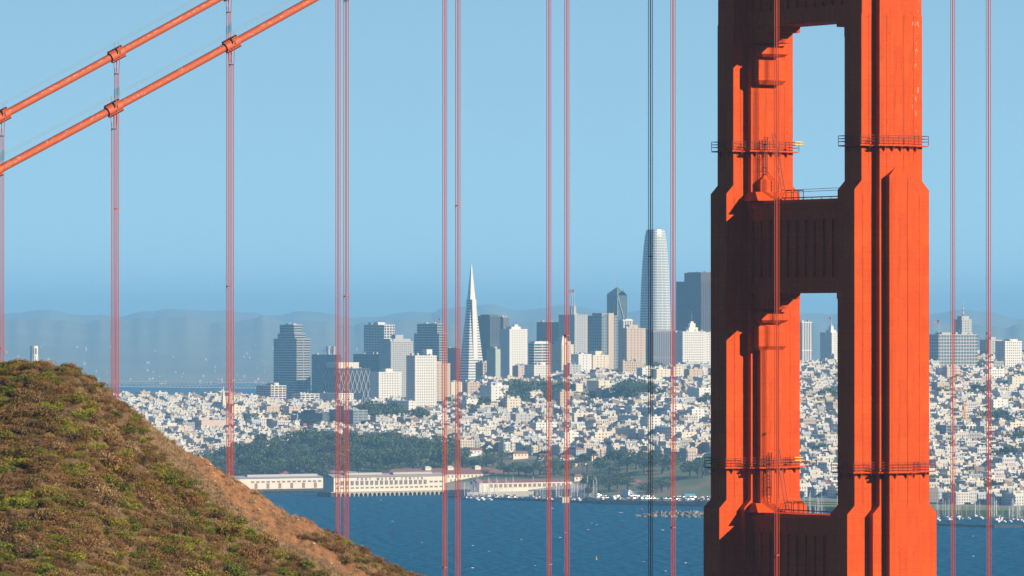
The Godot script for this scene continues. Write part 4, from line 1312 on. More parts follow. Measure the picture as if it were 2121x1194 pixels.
	for g in [["upper centre slope", [[925, 934, 955, 800, 838], [960, 968, 990, 800, 832], [1064, 1073, 1094, 766, 797], [1170, 1180, 1200, 764, 798], [1186, 1198, 1222, 742, 790], [1322, 1330, 1350, 770, 798], [1352, 1360, 1386, 773, 799], [1386, 1393, 1413, 768, 794], [1420, 1428, 1452, 773, 800]]],
		["middle of the centre slope", [[958, 966, 988, 836, 862], [1042, 1050, 1075, 834, 862], [1090, 1098, 1122, 820, 848], [1150, 1160, 1182, 820, 850], [1236, 1246, 1266, 812, 843], [1270, 1280, 1302, 806, 836], [1380, 1388, 1410, 846, 872], [1425, 1433, 1456, 856, 885]]],
		["lower centre slope", [[1060, 1068, 1105, 866, 890], [1100, 1110, 1150, 884, 906], [1160, 1168, 1195, 904, 926], [1225, 1232, 1262, 904, 928], [1405, 1412, 1440, 904, 926], [1432, 1440, 1468, 925, 948]]],
		["slope right of the tower", [[1935, 1942, 1962, 800, 826], [1955, 1962, 1986, 768, 796], [1950, 1958, 1985, 926, 947], [2040, 2050, 2078, 773, 800], [2050, 2058, 2085, 836, 862], [2085, 2093, 2119, 884, 908], [2090, 2097, 2119, 788, 815]]],
		["slope above the grove", [[470, 480, 505, 850, 874], [505, 515, 540, 864, 886], [540, 552, 575, 850, 874], [590, 598, 620, 850, 872], [770, 778, 800, 872, 892], [900, 906, 925, 868, 892]]]]:
		var n := 0
		for q in g[1]:
			var wl: String = walls[(gi * 3 + n * 2) % walls.size()]
			block("apartment_block", "%s mid-size apartment block, %s from the left on the %s" % [words[wl], ords[n], g[0]], q[0] - 3.0, q[1], q[2] + 4.0, q[3] - 7.0, 6500.0, "sparse" if n % 2 == 0 else "punch", wl, "dark", [[0.0, 0.1 * (n % 3 - 1), 0.5, 0.3, 2.5]], q[4])
			n += 1
		gi += 1
	# twin-spired church
	var cp := gp(463.0, 6900.0)
	o = thing("church", "white church with two pointed spires among the houses at left", "church", Vector3(cp.x, cp.y - 6.0, cp.z))
	var nave := M.new()
	nave.mm(-6, 24, 0, 17, -6, 6)
	nave.fru([-6, 24, -6, 6], 17, [-6, 24, -0.3, 0.3], 23)
	part("nave", nave.mesh(), wall_mat("cream"), o)
	for sz in [-5.0, 5.0]:
		var sp3 := M.new()
		sp3.mm(-10, -6, 0, 25, sz - 2.0, sz + 2.0)
		sp3.fru([-10, -6, sz - 2.0, sz + 2.0], 25, [-9.4, -6.6, sz - 1.4, sz + 1.4], 31)
		sp3.fru([-9.4, -6.6, sz - 1.4, sz + 1.4], 31, [-8.1, -7.9, sz - 0.1, sz + 0.1], 43)
		part("spire", sp3.mesh(), wall_mat("cream"), o)
	foot.append([cp.x - 18, cp.x + 26, cp.z - 18, cp.z + 18])
	# round lookout tower above the near hill
	var lp := pt(70.0, 676.0, 7600.0)
	var ly := yat(717.0, 7600.0)
	o = thing("lookout_tower", "white fluted round lookout tower rising just behind the near hill", "tower", Vector3(lp.x, ly - 64.0, lp.z))
	var lt := M.new()
	lt.tube(Vector3(0, 0, 0), Vector3(0, 50, 0), 5.4, 18, Color.WHITE, 4.9)
	for i in 12:
		var t := TAU * i / 12.0
		lt.tube(Vector3(cos(t) * 5.3, 0, sin(t) * 5.3), Vector3(cos(t) * 4.9, 50, sin(t) * 4.9), 0.6, 6)
	part("shaft", lt.mesh(), wall_mat("white"), o)
	var lb := M.new()
	for i in 8:
		var t := TAU * (i + 0.5) / 8.0
		lb.box(Vector3(cos(t) * 4.6, 56.0, sin(t) * 4.6), Vector3(1.5, 12.0, 1.7), Color.WHITE, Basis(Vector3.UP, -t))
	lb.tube(Vector3(0, 50, 0), Vector3(0, 52.5, 0), 5.3, 18)
	lb.tube(Vector3(0, 60.5, 0), Vector3(0, 64, 0), 5.2, 18, Color.WHITE, 5.0)
	lb.disc(Vector3(0, 64, 0), Vector3.UP, 5.0, 18)
	lb.tube(Vector3(0, 50, 0), Vector3(0, 61, 0), 3.2, 12)
	part("arcade", lb.mesh(), wall_mat("white"), o)
	# tower crane
	var kp := gp(1998.0, 5850.0)
	o = thing("tower_crane", "orange tower crane rising among houses at right", "crane", Vector3(kp.x, kp.y, kp.z))
	var ck := M.new()
	var kh := yat(838.0, 5850.0) - kp.y
	for sx in [-1.0, 1.0]:
		for sz in [-1.0, 1.0]:
			ck.tube(Vector3(sx * 1.1, 0, sz * 1.1), Vector3(sx * 1.1, kh, sz * 1.1), 0.3, 4)
	var yy := 0.0
	while yy < kh - 3.0:
		ck.tube(Vector3(-1.1, yy, -1.1), Vector3(-1.1, yy + 3, 1.1), 0.2, 4); ck.tube(Vector3(-1.1, yy, -1.1), Vector3(1.1, yy + 3, -1.1), 0.2, 4)
		ck.tube(Vector3(1.1, yy, 1.1), Vector3(-1.1, yy + 3, 1.1), 0.2, 4); ck.tube(Vector3(1.1, yy, 1.1), Vector3(1.1, yy + 3, -1.1), 0.2, 4)
		yy += 3.0
	part("mast", ck.mesh(), mat("crane_orange", Color(0.75, 0.28, 0.04), 0.6), o)
	var cj := M.new()
	cj.tube(Vector3(0, kh - 6, 0), Vector3(6, kh + 10, 10), 0.5, 4); cj.mm(-1.6, 1.6, kh - 6, kh - 2, -1.6, 1.6)
	part("jib", cj.mesh(), mat("crane_orange", Color(0.75, 0.28, 0.04), 0.6), o)
	# far suspension bridge
	var bd := 9700.0
	o = thing("far_bridge", "grey suspension bridge with truss deck in the haze at left", "bridge", pt(400, 676, bd))
	var bo := o.position
	var bmm := M.new()
	var P := func(u: float, v: float) -> Vector3: return pt(u, v, bd) - bo
	var gu := 180.0
	while gu < 700.0:
		var v0 := 791.0 + (gu - 250.0) * 0.012
		bmm.tube(P.call(gu, v0), P.call(gu + 8, v0), 0.9, 4)
		bmm.tube(P.call(gu, v0 + 11), P.call(gu + 8, v0 + 11), 1.0, 4)
		bmm.tube(P.call(gu, v0), P.call(gu + 4, v0 + 11), 0.4, 4)
		bmm.tube(P.call(gu + 4, v0 + 11), P.call(gu + 8, v0), 0.4, 4)
		gu += 8.0
	part("truss_deck", bmm.mesh(), wall_mat("lightgrey"), o)
	var bc := M.new(); var bh := M.new()
	gu = 300.0
	while gu < 684.0:
		var f0: float = 799.0 - 0.00098 * pow(maxf(0.0, gu - 400.0), 2.0)
		var f1: float = 799.0 - 0.00098 * pow(maxf(0.0, gu + 8.0 - 400.0), 2.0)
		bc.tube(P.call(gu, f0), P.call(gu + 8, f1), 0.6, 4)
		if gu > 400.0: bh.tube(P.call(gu, f0), P.call(gu, 795.0), 0.18, 4)
		gu += 8.0
	part("cable", bc.mesh(), wall_mat("lightgrey"), o)
	part("hanger_row", bh.mesh(), wall_mat("lightgrey"), o).set_meta("kind", "stuff")
	var bt := M.new()
	for q in [680.0, 691.0]: bt.tube(P.call(q, 870.0), P.call(q, 718.0), 4.0, 6)
	bt.tube(P.call(680.0, 722.0), P.call(691.0, 722.0), 3.5, 5); bt.tube(P.call(680.0, 736.0), P.call(691.0, 748.0), 2.0, 5)
	part("tower", bt.mesh(), wall_mat("lightgrey"), o)

# ---------------------------------------------------------------- waterfront sheds
func shed(called: String, label: String, u0: float, uc: float, u1: float, d: float, veave: float, ybase: float, rise: float, wall: String, roofc: Color, hip := false) -> Node3D:
	var c := pt(uc, 676.0, d)
	var wx := (uc - u0) * d / (F * kx(uc))
	var wz := (u1 - uc) * d / (F * kz(uc))
	var o := thing(called, label, "building", Vector3(c.x + wx / 2, ybase, c.z + wz / 2))
	foot.append([c.x - 4, c.x + wx + 4, c.z - 4, c.z + wz + 4])
	var h := yat(veave, d) - ybase
	var w := M.new()
	w.mm(-wx / 2, wx / 2, 0, h, -wz / 2, wz / 2)
	if not hip:
		for s in [-1.0, 1.0]:
			var z: float = s * wz / 2
			if s < 0: w.tri(Vector3(wx / 2, h, z), Vector3(0, h + rise * 0.97, z), Vector3(-wx / 2, h, z))
			else: w.tri(Vector3(-wx / 2, h, z), Vector3(0, h + rise * 0.97, z), Vector3(wx / 2, h, z))
	part("wall", w.mesh(), wall_mat(wall), o)
	var r := M.new()
	var e := 0.7
	var zi := wx / 2 if hip else -e
	var A := Vector3(-wx / 2 - e, h - 0.1, -wz / 2 - e); var B := Vector3(wx / 2 + e, h - 0.1, -wz / 2 - e); var C := Vector3(wx / 2 + e, h - 0.1, wz / 2 + e); var D := Vector3(-wx / 2 - e, h - 0.1, wz / 2 + e)
	var R0 := Vector3(0, h + rise, -wz / 2 + zi); var R1 := Vector3(0, h + rise, wz / 2 - zi)
	r.quad(D, R1, R0, A); r.quad(B, R0, R1, C)
	r.tri(A, R0, B); r.tri(C, R1, D)
	r.quad(A, B, C, D)
	part("roof", r.mesh(), mat("roof_%.2f_%.2f" % [roofc.r, roofc.b], roofc, 0.9, mottle, 0.06), o)
	o.set_meta("w", Vector3(wx, h, wz))
	return o

func windows_on_west(o: Node3D, z0: float, z1: float, n: int, y: float, w: float, h: float, key: String, col: Color, called := "window") -> void:
	var s := size_of(o)
	var b := M.new()
	b.mm(-0.12, 0.1, 0, h, -w / 2, w / 2)
	var me := b.mesh()
	var fr := M.new()
	fr.mm(-0.2, 0.05, -0.25, 0.0, -w / 2 - 0.2, w / 2 + 0.2); fr.mm(-0.2, 0.05, h, h + 0.2, -w / 2 - 0.2, w / 2 + 0.2)
	fr.mm(-0.18, 0.05, 0.0, h, -0.1, 0.1)
	var fm := fr.mesh()
	for i in n:
		var z := lerpf(z0, z1, (i + 0.5) / n) * s.z - s.z / 2
		var win := part(called, me, mat(key, col, 0.3), o, Vector3(-s.x / 2 - 0.02, y, z))
		if called == "window": part("frame", fm, wall_mat("lightgrey"), win)

func build_waterfront() -> void:
	var o: Node3D
	var dk := Color(0.16, 0.12, 0.12)
	# main pier shed with lettering
	o = shed("pier_shed", "long cream pier shed with big lettering on its wall", 669, 691, 925, 5340, 990, 2.6, 3.2, "shed", Color(0.36, 0.30, 0.29))
	var s := size_of(o)
	windows_on_west(o, 0.055, 0.84, 18, s.y - 7.6, 3.4, 4.0, "pier_window", dk)
	windows_on_west(o, 0.85, 0.985, 3, s.y - 6.2, 3.6, 1.5, "pier_window", dk)
	windows_on_west(o, 0.01, 0.985, 22, s.y - 11.0, 3.3, 1.3, "pier_window", dk)
	var text := "FORT MASON CENTER"
	var font := SystemFont.new()
	font.font_names = PackedStringArray(["Droid Sans"])
	font.font_weight = 700
	var n := text.length()
	for i in n:
		if text[i] == " ": continue
		var tm := TextMesh.new()
		tm.text = text[i]; tm.font = font; tm.font_size = 64; tm.pixel_size = 0.05; tm.depth = 0.25
		var z := lerpf(0.215, 0.79, float(i) / (n - 1)) * s.z - s.z / 2
		var q := part("letter", tm, mat("letter_paint", Color(0.12, 0.09, 0.08), 0.8), o, Vector3(-s.x / 2 - 0.16, s.y - 1.9, z))
		q.rotation.y = -PI / 2
	# skylight strip along the roof
	var sk := M.new()
	for q in [[-0.38, -0.05], [0.05, 0.4]]:
		sk.mm(-s.x * 0.3, s.x * 0.05, s.y + 1.8, s.y + 4.0, q[0] * s.z, q[1] * s.z)
	part("roof_monitor", sk.mesh(), wall_mat("lightgrey"), o)
	# arches under the apron
	var am := M.new()
	var aw := s.z / 25.0
	var ah := 4.4
	for i in 8:
		var t0 := PI * i / 8.0; var t1 := PI * (i + 1) / 8.0
		var r := aw * 0.36
		var p0 := Vector3(0, 1.2 + sin(t0) * 2.2, -cos(t0) * r); var p1 := Vector3(0, 1.2 + sin(t1) * 2.2, -cos(t1) * r)
		am.quad(p0, Vector3(0, ah, p0.z), Vector3(0, ah, p1.z), p1)
		am.quad(p0 + Vector3(3, 0, 0), p0, p1, p1 + Vector3(3, 0, 0))
	am.quad(Vector3(0, -1, -aw / 2), Vector3(0, ah, -aw / 2), Vector3(0, ah, -aw * 0.36), Vector3(0, -1, -aw * 0.36))
	am.quad(Vector3(0, -1, aw * 0.36), Vector3(0, ah, aw * 0.36), Vector3(0, ah, aw / 2), Vector3(0, -1, aw / 2))
	am.quad(Vector3(0, -1, -aw * 0.36), Vector3(0, 1.2, -aw * 0.36), Vector3(3, 1.2, -aw * 0.36), Vector3(3, -1, -aw * 0.36))
	var ame := am.mesh()
	for i in 29:
		part("pier_arch", ame, mat("pier_concrete", Color(0.42, 0.37, 0.30), 0.9, mottle, 0.2), o, Vector3(-s.x / 2 - 5.0, -2.6, -s.z / 2 + aw * (i + 0.5)))
	var ap := M.new()
	ap.mm(-s.x / 2 - 5.2, s.x / 2 + 2, 1.2, 2.0, -s.z / 2 - 6, s.z / 2 + aw * 4.0)
	ap.mm(-s.x / 2 + 3, s.x / 2, -4, 1.2, -s.z / 2 - 1, s.z / 2)
	part("apron", ap.mesh(), mat("pier_concrete", Color(0.42, 0.37, 0.30), 0.9, mottle, 0.2), o)
	var dkp := M.new(); dkp.mm(-s.x / 2 - 4.0, s.x / 2 + 2, -4, 1.1, -s.z / 2 - 5.5, -s.z / 2 - 1)
	part("timber_fender", dkp.mesh(), mat("dark_timber", Color(0.05, 0.045, 0.04), 0.9), o)
	# left shed
	o = shed("pier_shed", "long cream pier shed at left, behind the lettered one", 430, 452, 672, 5420, 993, 4.0, 2.6, "shed", Color(0.30, 0.30, 0.33))
	s = size_of(o)
	windows_on_west(o, 0.3, 0.99, 14, s.y - 4.2, 3.4, 1.3, "pier_window", dk)
	windows_on_west(o, 0.3, 0.98, 6, 0.6, 3.2, 5.2, "pier_door", Color(0.30, 0.16, 0.13), "door")
	var ap2 := M.new(); ap2.mm(-s.x / 2 - 6, s.x / 2, -2.0, -0.3, -s.z / 2, s.z / 2)
	for i in 50: ap2.mm(-s.x / 2 - 5.6, -s.x / 2 - 5.0, -6.0, -2.0, -s.z / 2 + s.z * i / 50.0, -s.z / 2 + s.z * i / 50.0 + 0.7)
	part("apron", ap2.mesh(), mat("dark_timber", Color(0.05, 0.045, 0.04), 0.9), o)
	var mo := M.new(); mo.mm(-s.x * 0.25, s.x * 0.1, s.y + 1.0, s.y + 3.4, -s.z * 0.2, s.z * 0.47)
	part("roof_monitor", mo.mesh(), wall_mat("lightgrey"), o)
	# sheds behind
	o = shed("pier_shed", "third shed with rusty red roof behind the cream sheds", 470, 500, 800, 5500, 986, 4.0, 3.4, "shed", Color(0.30, 0.13, 0.11))
	o = shed("warehouse", "long cream warehouse with hipped red tile roof and two roof lanterns", 764, 800, 1062, 5440, 985, 6.0, 5.6, "shed", Color(0.24, 0.10, 0.08), true)
	s = size_of(o)
	windows_on_west(o, 0.48, 0.99, 16, s.y - 3.2, 1.6, 2.0, "pier_window", dk)
	windows_on_west(o, 0.5, 0.99, 15, s.y - 7.4, 1.6, 2.0, "pier_window", dk)
	for q in [-0.12, 0.06, 0.28]:
		var la := M.new()
		la.mm(-2.6, 2.6, 0, 3.2, -3.4, 3.4)
		la.fru([-3.2, 3.2, -4, 4], 3.2, [-0.3, 0.3, -2, 2], 4.6)
		part("roof_lantern", la.mesh(), wall_mat("cream"), o, Vector3(-3.0, s.y + 3.2, q * s.z))
	o = shed("warehouse", "low long cream harbour building with a row of brown windows", 974, 993, 1186, 5325, 1001, 4.6, 2.6, "shed", Color(0.24, 0.10, 0.085))
	s = size_of(o)
	windows_on_west(o, 0.1, 0.99, 17, s.y - 4.6, 3.4, 3.0, "brown_window", Color(0.20, 0.10, 0.08))
	var qb := M.new(); qb.mm(-s.x / 2 - 6, -s.x / 2, -5, 0.4, -s.z / 2 - 18, s.z / 2)
	part("quay", qb.mesh(), mat("pier_concrete", Color(0.42, 0.37, 0.30), 0.9, mottle, 0.2), o)
	# small red-roofed houses of the old post
	var k := 0
	for q in [[964, 972, 1004, 5740, 933, "white"], [1018, 1022, 1034, 5700, 942, "white"], [1060, 1063, 1094, 5680, 940, "cream"], [1112, 1116, 1142, 5650, 946, "white"], [1156, 1161, 1190, 5640, 948, "white"], [1176, 1180, 1216, 5560, 960, "cream"], [1220, 1226, 1240, 5620, 945, "cream"], [1290, 1297, 1331, 5330, 1000, "cream"], [1186, 1190, 1208, 5400, 988, "cream"], [1432, 1446, 1461, 5075, 1040, "white"]]:
		var places := ["at the left edge of the park", "second from the left above the park", "with the longest front above the park", "between two hangers above the park", "right of the hanger above the park", "long and low below the others", "half hidden by palms", "alone by the waterside trees", "behind the harbour masts", "alone on the sea wall by the tower"]
		o = shed("red_roof_house", "pale house with red roof %s" % places[k], q[0], q[1], q[2], q[3], q[4], 0.0, 2.6, q[5], Color(0.21, 0.085, 0.065), true)
		var p := o.position
		var g := ud(p)
		var yb := ground_y(g.x, g.y) - 1.0
		var hh := yat(q[4], q[3]) - yb
		if hh < 4.0: yb = yat(q[4], q[3]) - 4.0; hh = 4.0
		# rebuild at its own ground height
		var w: Vector3 = size_of(o)
		for c in o.get_children():
			c.position.y = 0.0
			if c.name == "wall": c.scale.y = hh / w.y
			else: c.position.y = hh - w.y
		o.position.y = yb
		o.set_meta("group", "red roofed houses by the park")
		o.set_meta("w", Vector3(w.x, hh, w.z))
		windows_on_west(o, 0.05, 0.95, maxi(2, int(w.z / 4.0)), hh - 2.6, 1.3, 1.6, "pier_window", dk)
		k += 1

# ---------------------------------------------------------------- boats, cars
func boat_node() -> Node3D:
	var o := Node3D.new()
	var h := M.new()
	var n := 8
	var L := 10.0
	for i in n:
		var t0 := float(i) / n; var t1 := float(i + 1) / n
		var w0 := 1.6 * pow(sin(PI * (0.12 + 0.88 * (1.0 - t0)) * 0.5), 0.7) * (1.0 - pow(t0, 4.0)); var w1 := 1.6 * pow(sin(PI * (0.12 + 0.88 * (1.0 - t1)) * 0.5), 0.7) * (1.0 - pow(t1, 4.0))
		var x0 := -L / 2 + L * t0; var x1 := -L / 2 + L * t1
		var y := 1.25
		for s in [-1.0, 1.0]:
			var a := Vector3(x0, y, s * w0); var b := Vector3(x1, y, s * w1); var c := Vector3(x1, -0.2, s * w1 * 0.5); var d := Vector3(x0, -0.2, s * w0 * 0.5)
			if s > 0: h.quad(d, a, b, c)
			else: h.quad(c, b, a, d)
		h.quad(Vector3(x0, y, -w0), Vector3(x1, y, -w1), Vector3(x1, y, w1), Vector3(x0, y, w0))
	h.quad(Vector3(-L / 2, -0.2, 0.6), Vector3(-L / 2, 1.25, 1.3), Vector3(-L / 2, 1.25, -1.3), Vector3(-L / 2, -0.2, -0.6))
	part("hull", h.mesh(), mat("boat_white", Color(0.6, 0.6, 0.59), 0.5), o)
	var c := M.new()
	c.fru([-2.5, 1.8, -1.0, 1.0], 1.25, [-2.2, 1.0, -0.8, 0.8], 2.1)
	part("cabin", c.mesh(), mat("boat_white", Color(0.6, 0.6, 0.59), 0.5), o)
	var m := M.new()
	m.tube(Vector3(0.6, 1.2, 0), Vector3(0.6, 14.0, 0), 0.17, 5, Color.WHITE, 0.12)
	m.tube(Vector3(0.6, 14.0, 0), Vector3(4.8, 1.3, 0), 0.03, 3)
	m.tube(Vector3(0.6, 14.0, 0), Vector3(-4.8, 1.3, 0), 0.03, 3)
	part("mast", m.mesh(), mat("mast_metal", Color(0.8, 0.79, 0.76), 0.5), o)
	var b := M.new()
	b.tube(Vector3(0.5, 2.6, 0), Vector3(-3.8, 2.5, 0), 0.32, 6)
	part("boom_cover", b.mesh(), mat("sail_blue", Color(0.03, 0.10, 0.35), 0.9), o)
	return o

func car_node() -> Node3D:
	var o := Node3D.new()
	var b := M.new()
	b.fru([-2.2, 2.2, -0.9, 0.9], 0.35, [-2.15, 2.15, -0.85, 0.85], 0.95)
	part("body", b.mesh(), mat("car_white", Color(0.7, 0.7, 0.7), 0.4), o)
	var c := M.new()
	c.fru([-1.5, 1.0, -0.8, 0.8], 0.95, [-1.0, 0.5, -0.65, 0.65], 1.5)
	part("cabin", c.mesh(), mat("car_glass", Color(0.05, 0.06, 0.07), 0.2), o)
	var w := M.new()
	w.tube(Vector3(0, 0.33, -0.1), Vector3(0, 0.33, 0.1), 0.33, 10); w.disc(Vector3(0, 0.33, -0.1), Vector3(0, 0, -1), 0.33, 10); w.disc(Vector3(0, 0.33, 0.1), Vector3(0, 0, 1), 0.33, 10)
	var wm := w.mesh()
	for x in [-1.35, 1.35]:
		for z in [-0.85, 0.85]: part("wheel", wm, mat("tyre", Color(0.02, 0.02, 0.02), 0.9), o, Vector3(x, 0, z))
	return o

func build_boats() -> void:
	var proto := boat_node()
	var r := RandomNumberGenerator.new(); r.seed = 55
	var covers := [mat("sail_blue", Color(0.03, 0.10, 0.35), 0.9), mat("sail_white", Color(0.6, 0.6, 0.58), 0.9), mat("sail_teal", Color(0.05, 0.2, 0.3), 0.9), mat("sail_red", Color(0.35, 0.06, 0.05), 0.9)]
	var cn := ["blue", "white", "teal", "red"]
	var hulls := [mat("boat_white", Color(0.6, 0.6, 0.59), 0.5), mat("boat_blue", Color(0.06, 0.10, 0.22), 0.5)]
	for i in 205:
		var left := i < 96
		var u := r.randf_range(958.0, 1236.0) if left else r.randf_range(1650.0, 2135.0)
		var d := 0.0
		if left: d = lerpf(5225.0, 5310.0, r.randf()) - (u - 960.0) * 0.08
		else: d = lerpf(4640.0, 4735.0, r.randf()) + (0.0 if u > 1930.0 else 60.0)
		if not left and u > 1745.0 and u < 1938.0: continue
		var p := pt(u, 676.0, d); p.y = 0.0
		var o := proto.duplicate()
		o.name = numbered("sailboat")
		add_child(o)
		o.position = p
		o.rotation.y = r.randf_range(-0.25, 0.25) + (PI if r.randf() < 0.5 else 0.0)
		var sc := r.randf_range(0.7, 1.35)
		o.scale = Vector3(sc, sc * r.randf_range(0.8, 1.3), sc)
		var ci := r.randi() % 4 if r.randf() < 0.7 else 1
		o.get_node("boom_cover").material_override = covers[ci]
		if r.randf() < 0.15: o.get_node("hull").material_override = hulls[1]
		var where := "in the yacht harbour left of centre" if left else ("in the harbour right of the tower" if u > 1900.0 else "glimpsed through the tower opening")
		tag(o, "moored sailboat with %s sail cover %s" % [cn[ci], where], "sailboat", "%s-covered sailboats %s" % [cn[ci], where])
	proto.free()
	var cp := car_node()
	var paints := [["white", Color(0.7, 0.7, 0.7)], ["silver", Color(0.4, 0.41, 0.42)], ["black", Color(0.03, 0.03, 0.035)], ["red", Color(0.4, 0.03, 0.03)], ["blue", Color(0.05, 0.1, 0.3)]]
	for i in 150:
		var u := r.randf_range(1238.0, 1474.0)
		var row := r.randi() % 4
		var d := lerp_table(START, u) + 14.0 + row * 24.0 + r.randf_range(-2.0, 2.0)
		var p := gp(u, d)
		var o := cp.duplicate()
		o.name = numbered("parked_car")
		add_child(o)
		o.position = p
		o.rotation.y = (0.0 if row % 2 == 0 else PI / 2) + r.randf_range(-0.1, 0.1)
		o.scale = Vector3(1.05, r.randf_range(1.0, 1.35), 1.05)
		var pc: Array = paints[[0, 0, 1, 1, 2, 2, 3, 4][r.randi() % 8]]
		o.get_node("body").material_override = mat("car_" + pc[0], pc[1], 0.4)
		tag(o, "small %s car parked behind the sea wall" % pc[0], "car", "%s cars parked behind the sea wall" % pc[0])
	cp.free()
	# odds and ends of the waterside
	var o2 := thing("white_van", "boxy white truck parked among the cars near the sea wall", "truck", gp(1268.0, 5135.0))
	var vb := M.new(); vb.mm(-3.5, 3.5, 0.6, 3.6, -1.3, 1.3); part("box_body", vb.mesh(), mat("car_white", Color(0.7, 0.7, 0.7), 0.4), o2)
	var vc := M.new(); vc.fru([-5.2, -3.5, -1.2, 1.2], 0.6, [-4.6, -3.5, -1.1, 1.1], 2.5); part("cab", vc.mesh(), mat("car_white", Color(0.7, 0.7, 0.7), 0.4), o2)
	var tn := thing("event_tent", "white peaked tent beside the parked cars", "tent", gp(1305.0, 5195.0))
	var tt := M.new(); tt.mm(-6, 6, 0, 3.0, -6, 6); tt.fru([-6.4, 6.4, -6.4, 6.4], 3.0, [-2.5, 2.5, -3, 3], 6.0); part("canopy", tt.mesh(), mat("tent_cloth", Color(0.8, 0.8, 0.78), 0.9), tn)
	var ct := thing("blue_container", "bright blue shipping container on the lawn beside the tower", "container", gp(1427.0, 5170.0))
	var cb := M.new(); cb.mm(-1.4, 1.4, 0.2, 3.4, -6.2, 6.2)
	for i in 20: cb.mm(-1.5, 1.5, 0.3, 3.3, -6.0 + i * 0.62, -5.75 + i * 0.62)
	part("box", cb.mesh(), mat("container_blue", Color(0.02, 0.30, 0.55), 0.6), ct)
	for q in [[1235.0, 3900.0, Color(0.7, 0.5, 0.04), "yellow"], [1329.0, 4960.0, Color(0.45, 0.12, 0.08), "rusty red"]]:
		var bp := pt(q[0], 676.0, q[1]); bp.y = 0.0
		var bu := thing("buoy", "%s buoy floating on the bay" % q[3], "buoy", bp)
		var bb := M.new(); bb.tube(Vector3(0, -0.5, 0), Vector3(0, 1.0, 0), 1.2, 10); bb.tube(Vector3(0, 1.0, 0), Vector3(0, 4.2, 0), 0.9, 8, Color.WHITE, 0.3)
		part("float", bb.mesh(), mat("buoy_" + q[3], q[2], 0.6), bu)
		bu.scale = Vector3.ONE * 0.6

# ---------------------------------------------------------------- trees
func tree_node(kind: int, seed_: int) -> Node3D:
	var o := Node3D.new()
	var r := RandomNumberGenerator.new(); r.seed = seed_
	var tr := M.new(); var cr := M.new()
	var bark := Color(0.09, 0.07, 0.055)
	var g1 := Color(0.024, 0.052, 0.022); var g2 := Color(0.085, 0.120, 0.040)
	if kind == 3:   # palm
		tr.tube(Vector3.ZERO, Vector3(0.2, 11, 0), 0.45, 6, bark, 0.3)
		for i in 46:
			var t := r.randf() * TAU; var e := r.randf_range(-0.5, 1.1)
			var d := Vector3(cos(t), e, sin(t)).normalized()
			var p := Vector3(0.2, 11, 0)
			var side := d.cross(Vector3.UP).normalized() * 0.35
			cr.quad(p, p + d * 1.8 + side, p + d * 3.4 - Vector3(0, 1.2, 0), p + d * 1.8 - side, g2.lerp(g1, r.randf()))
	else:
		var lobes := []
		var H := 13.0
		if kind == 0:      # broad wind-shaped cypress
			tr.tube(Vector3.ZERO, Vector3(r.randf_range(-0.6, 0.6), 6.0, 0.5), 0.75, 6, bark, 0.5)
			for i in 11:
				var c := Vector3(r.randf_range(-5.2, 5.2), r.randf_range(3.6, 10.5), r.randf_range(-5.2, 5.2))
				lobes.append([c, Vector3(r.randf_range(2.4, 3.8), r.randf_range(1.1, 1.8), r.randf_range(2.4, 3.8))])
				tr.tube(Vector3(0, 4.5, 0.3), c, 0.32, 5, bark, 0.1)
		elif kind == 1:    # round-headed
			tr.tube(Vector3.ZERO, Vector3(0, 5.0, 0), 0.5, 6, bark, 0.35)
			for i in 8:
				var c := Vector3(r.randf_range(-2.8, 2.8), r.randf_range(4.5, 8.5), r.randf_range(-2.8, 2.8))
				lobes.append([c, Vector3.ONE * r.randf_range(1.7, 2.6)])
				tr.tube(Vector3(0, 3.5, 0), c, 0.22, 5, bark, 0.08)
		else:              # tall conical araucaria
			tr.tube(Vector3.ZERO, Vector3(0, 23, 0), 0.6, 6, bark, 0.1)
			for i in 11:
				var f := i / 10.0
				for q in 5:
					var t := TAU * (q / 5.0) + i
					lobes.append([Vector3(cos(t), 0, sin(t)) * (4.2 * (1.0 - f) + 0.3) * 0.6 + Vector3(0, 4.0 + f * 19.0, 0), Vector3(2.1 * (1.0 - f * 0.8), 0.8, 2.1 * (1.0 - f * 0.8))])
		var per := int(620.0 / lobes.size())
		for lb in lobes:
			var tone := r.randf()
			for i in per:
				var d := Vector3(r.randfn(), r.randfn(), r.randfn()).normalized()
				var p: Vector3 = lb[0] + d * lb[1] * r.randf_range(0.6, 1.08)
				var a := (d + Vector3(r.randfn(), r.randfn(), r.randfn()) * 0.7).normalized()
				var b := a.cross(Vector3(r.randfn(), r.randfn(), r.randfn())).normalized()
				var s := r.randf_range(0.38, 0.8)
				var c := g1.lerp(g2, clampf(tone * 0.8 + r.randf() * 0.4, 0.0, 1.2))
				cr.quad(p - b * s * 0.6, p + a * s, p + b * s * 0.6, p - a * s, c)
	part("trunk", tr.mesh(), mat("bark", Color(1, 1, 1), 0.95, null, 1.0, true), o)
	part("crown", cr.mesh(), mat("foliage", Color(1, 1, 1), 0.9, null, 1.0, true), o)
	return o

var tree_protos := []
func plant(kind: int, u: float, d: float, s: float, label: String, group: String, called := "tree") -> void:
	var p := gp(u, d)
	var o: Node3D = tree_protos[kind][rng.randi() % tree_protos[kind].size()].duplicate()
	o.name = numbered(called)
	add_child(o)
	o.position = p - Vector3(0, 0.4, 0)
	o.rotation.y = rng.randf() * TAU
	o.scale = Vector3(s, s * rng.randf_range(0.9, 1.15), s)
	tag(o, label, "tree", group)

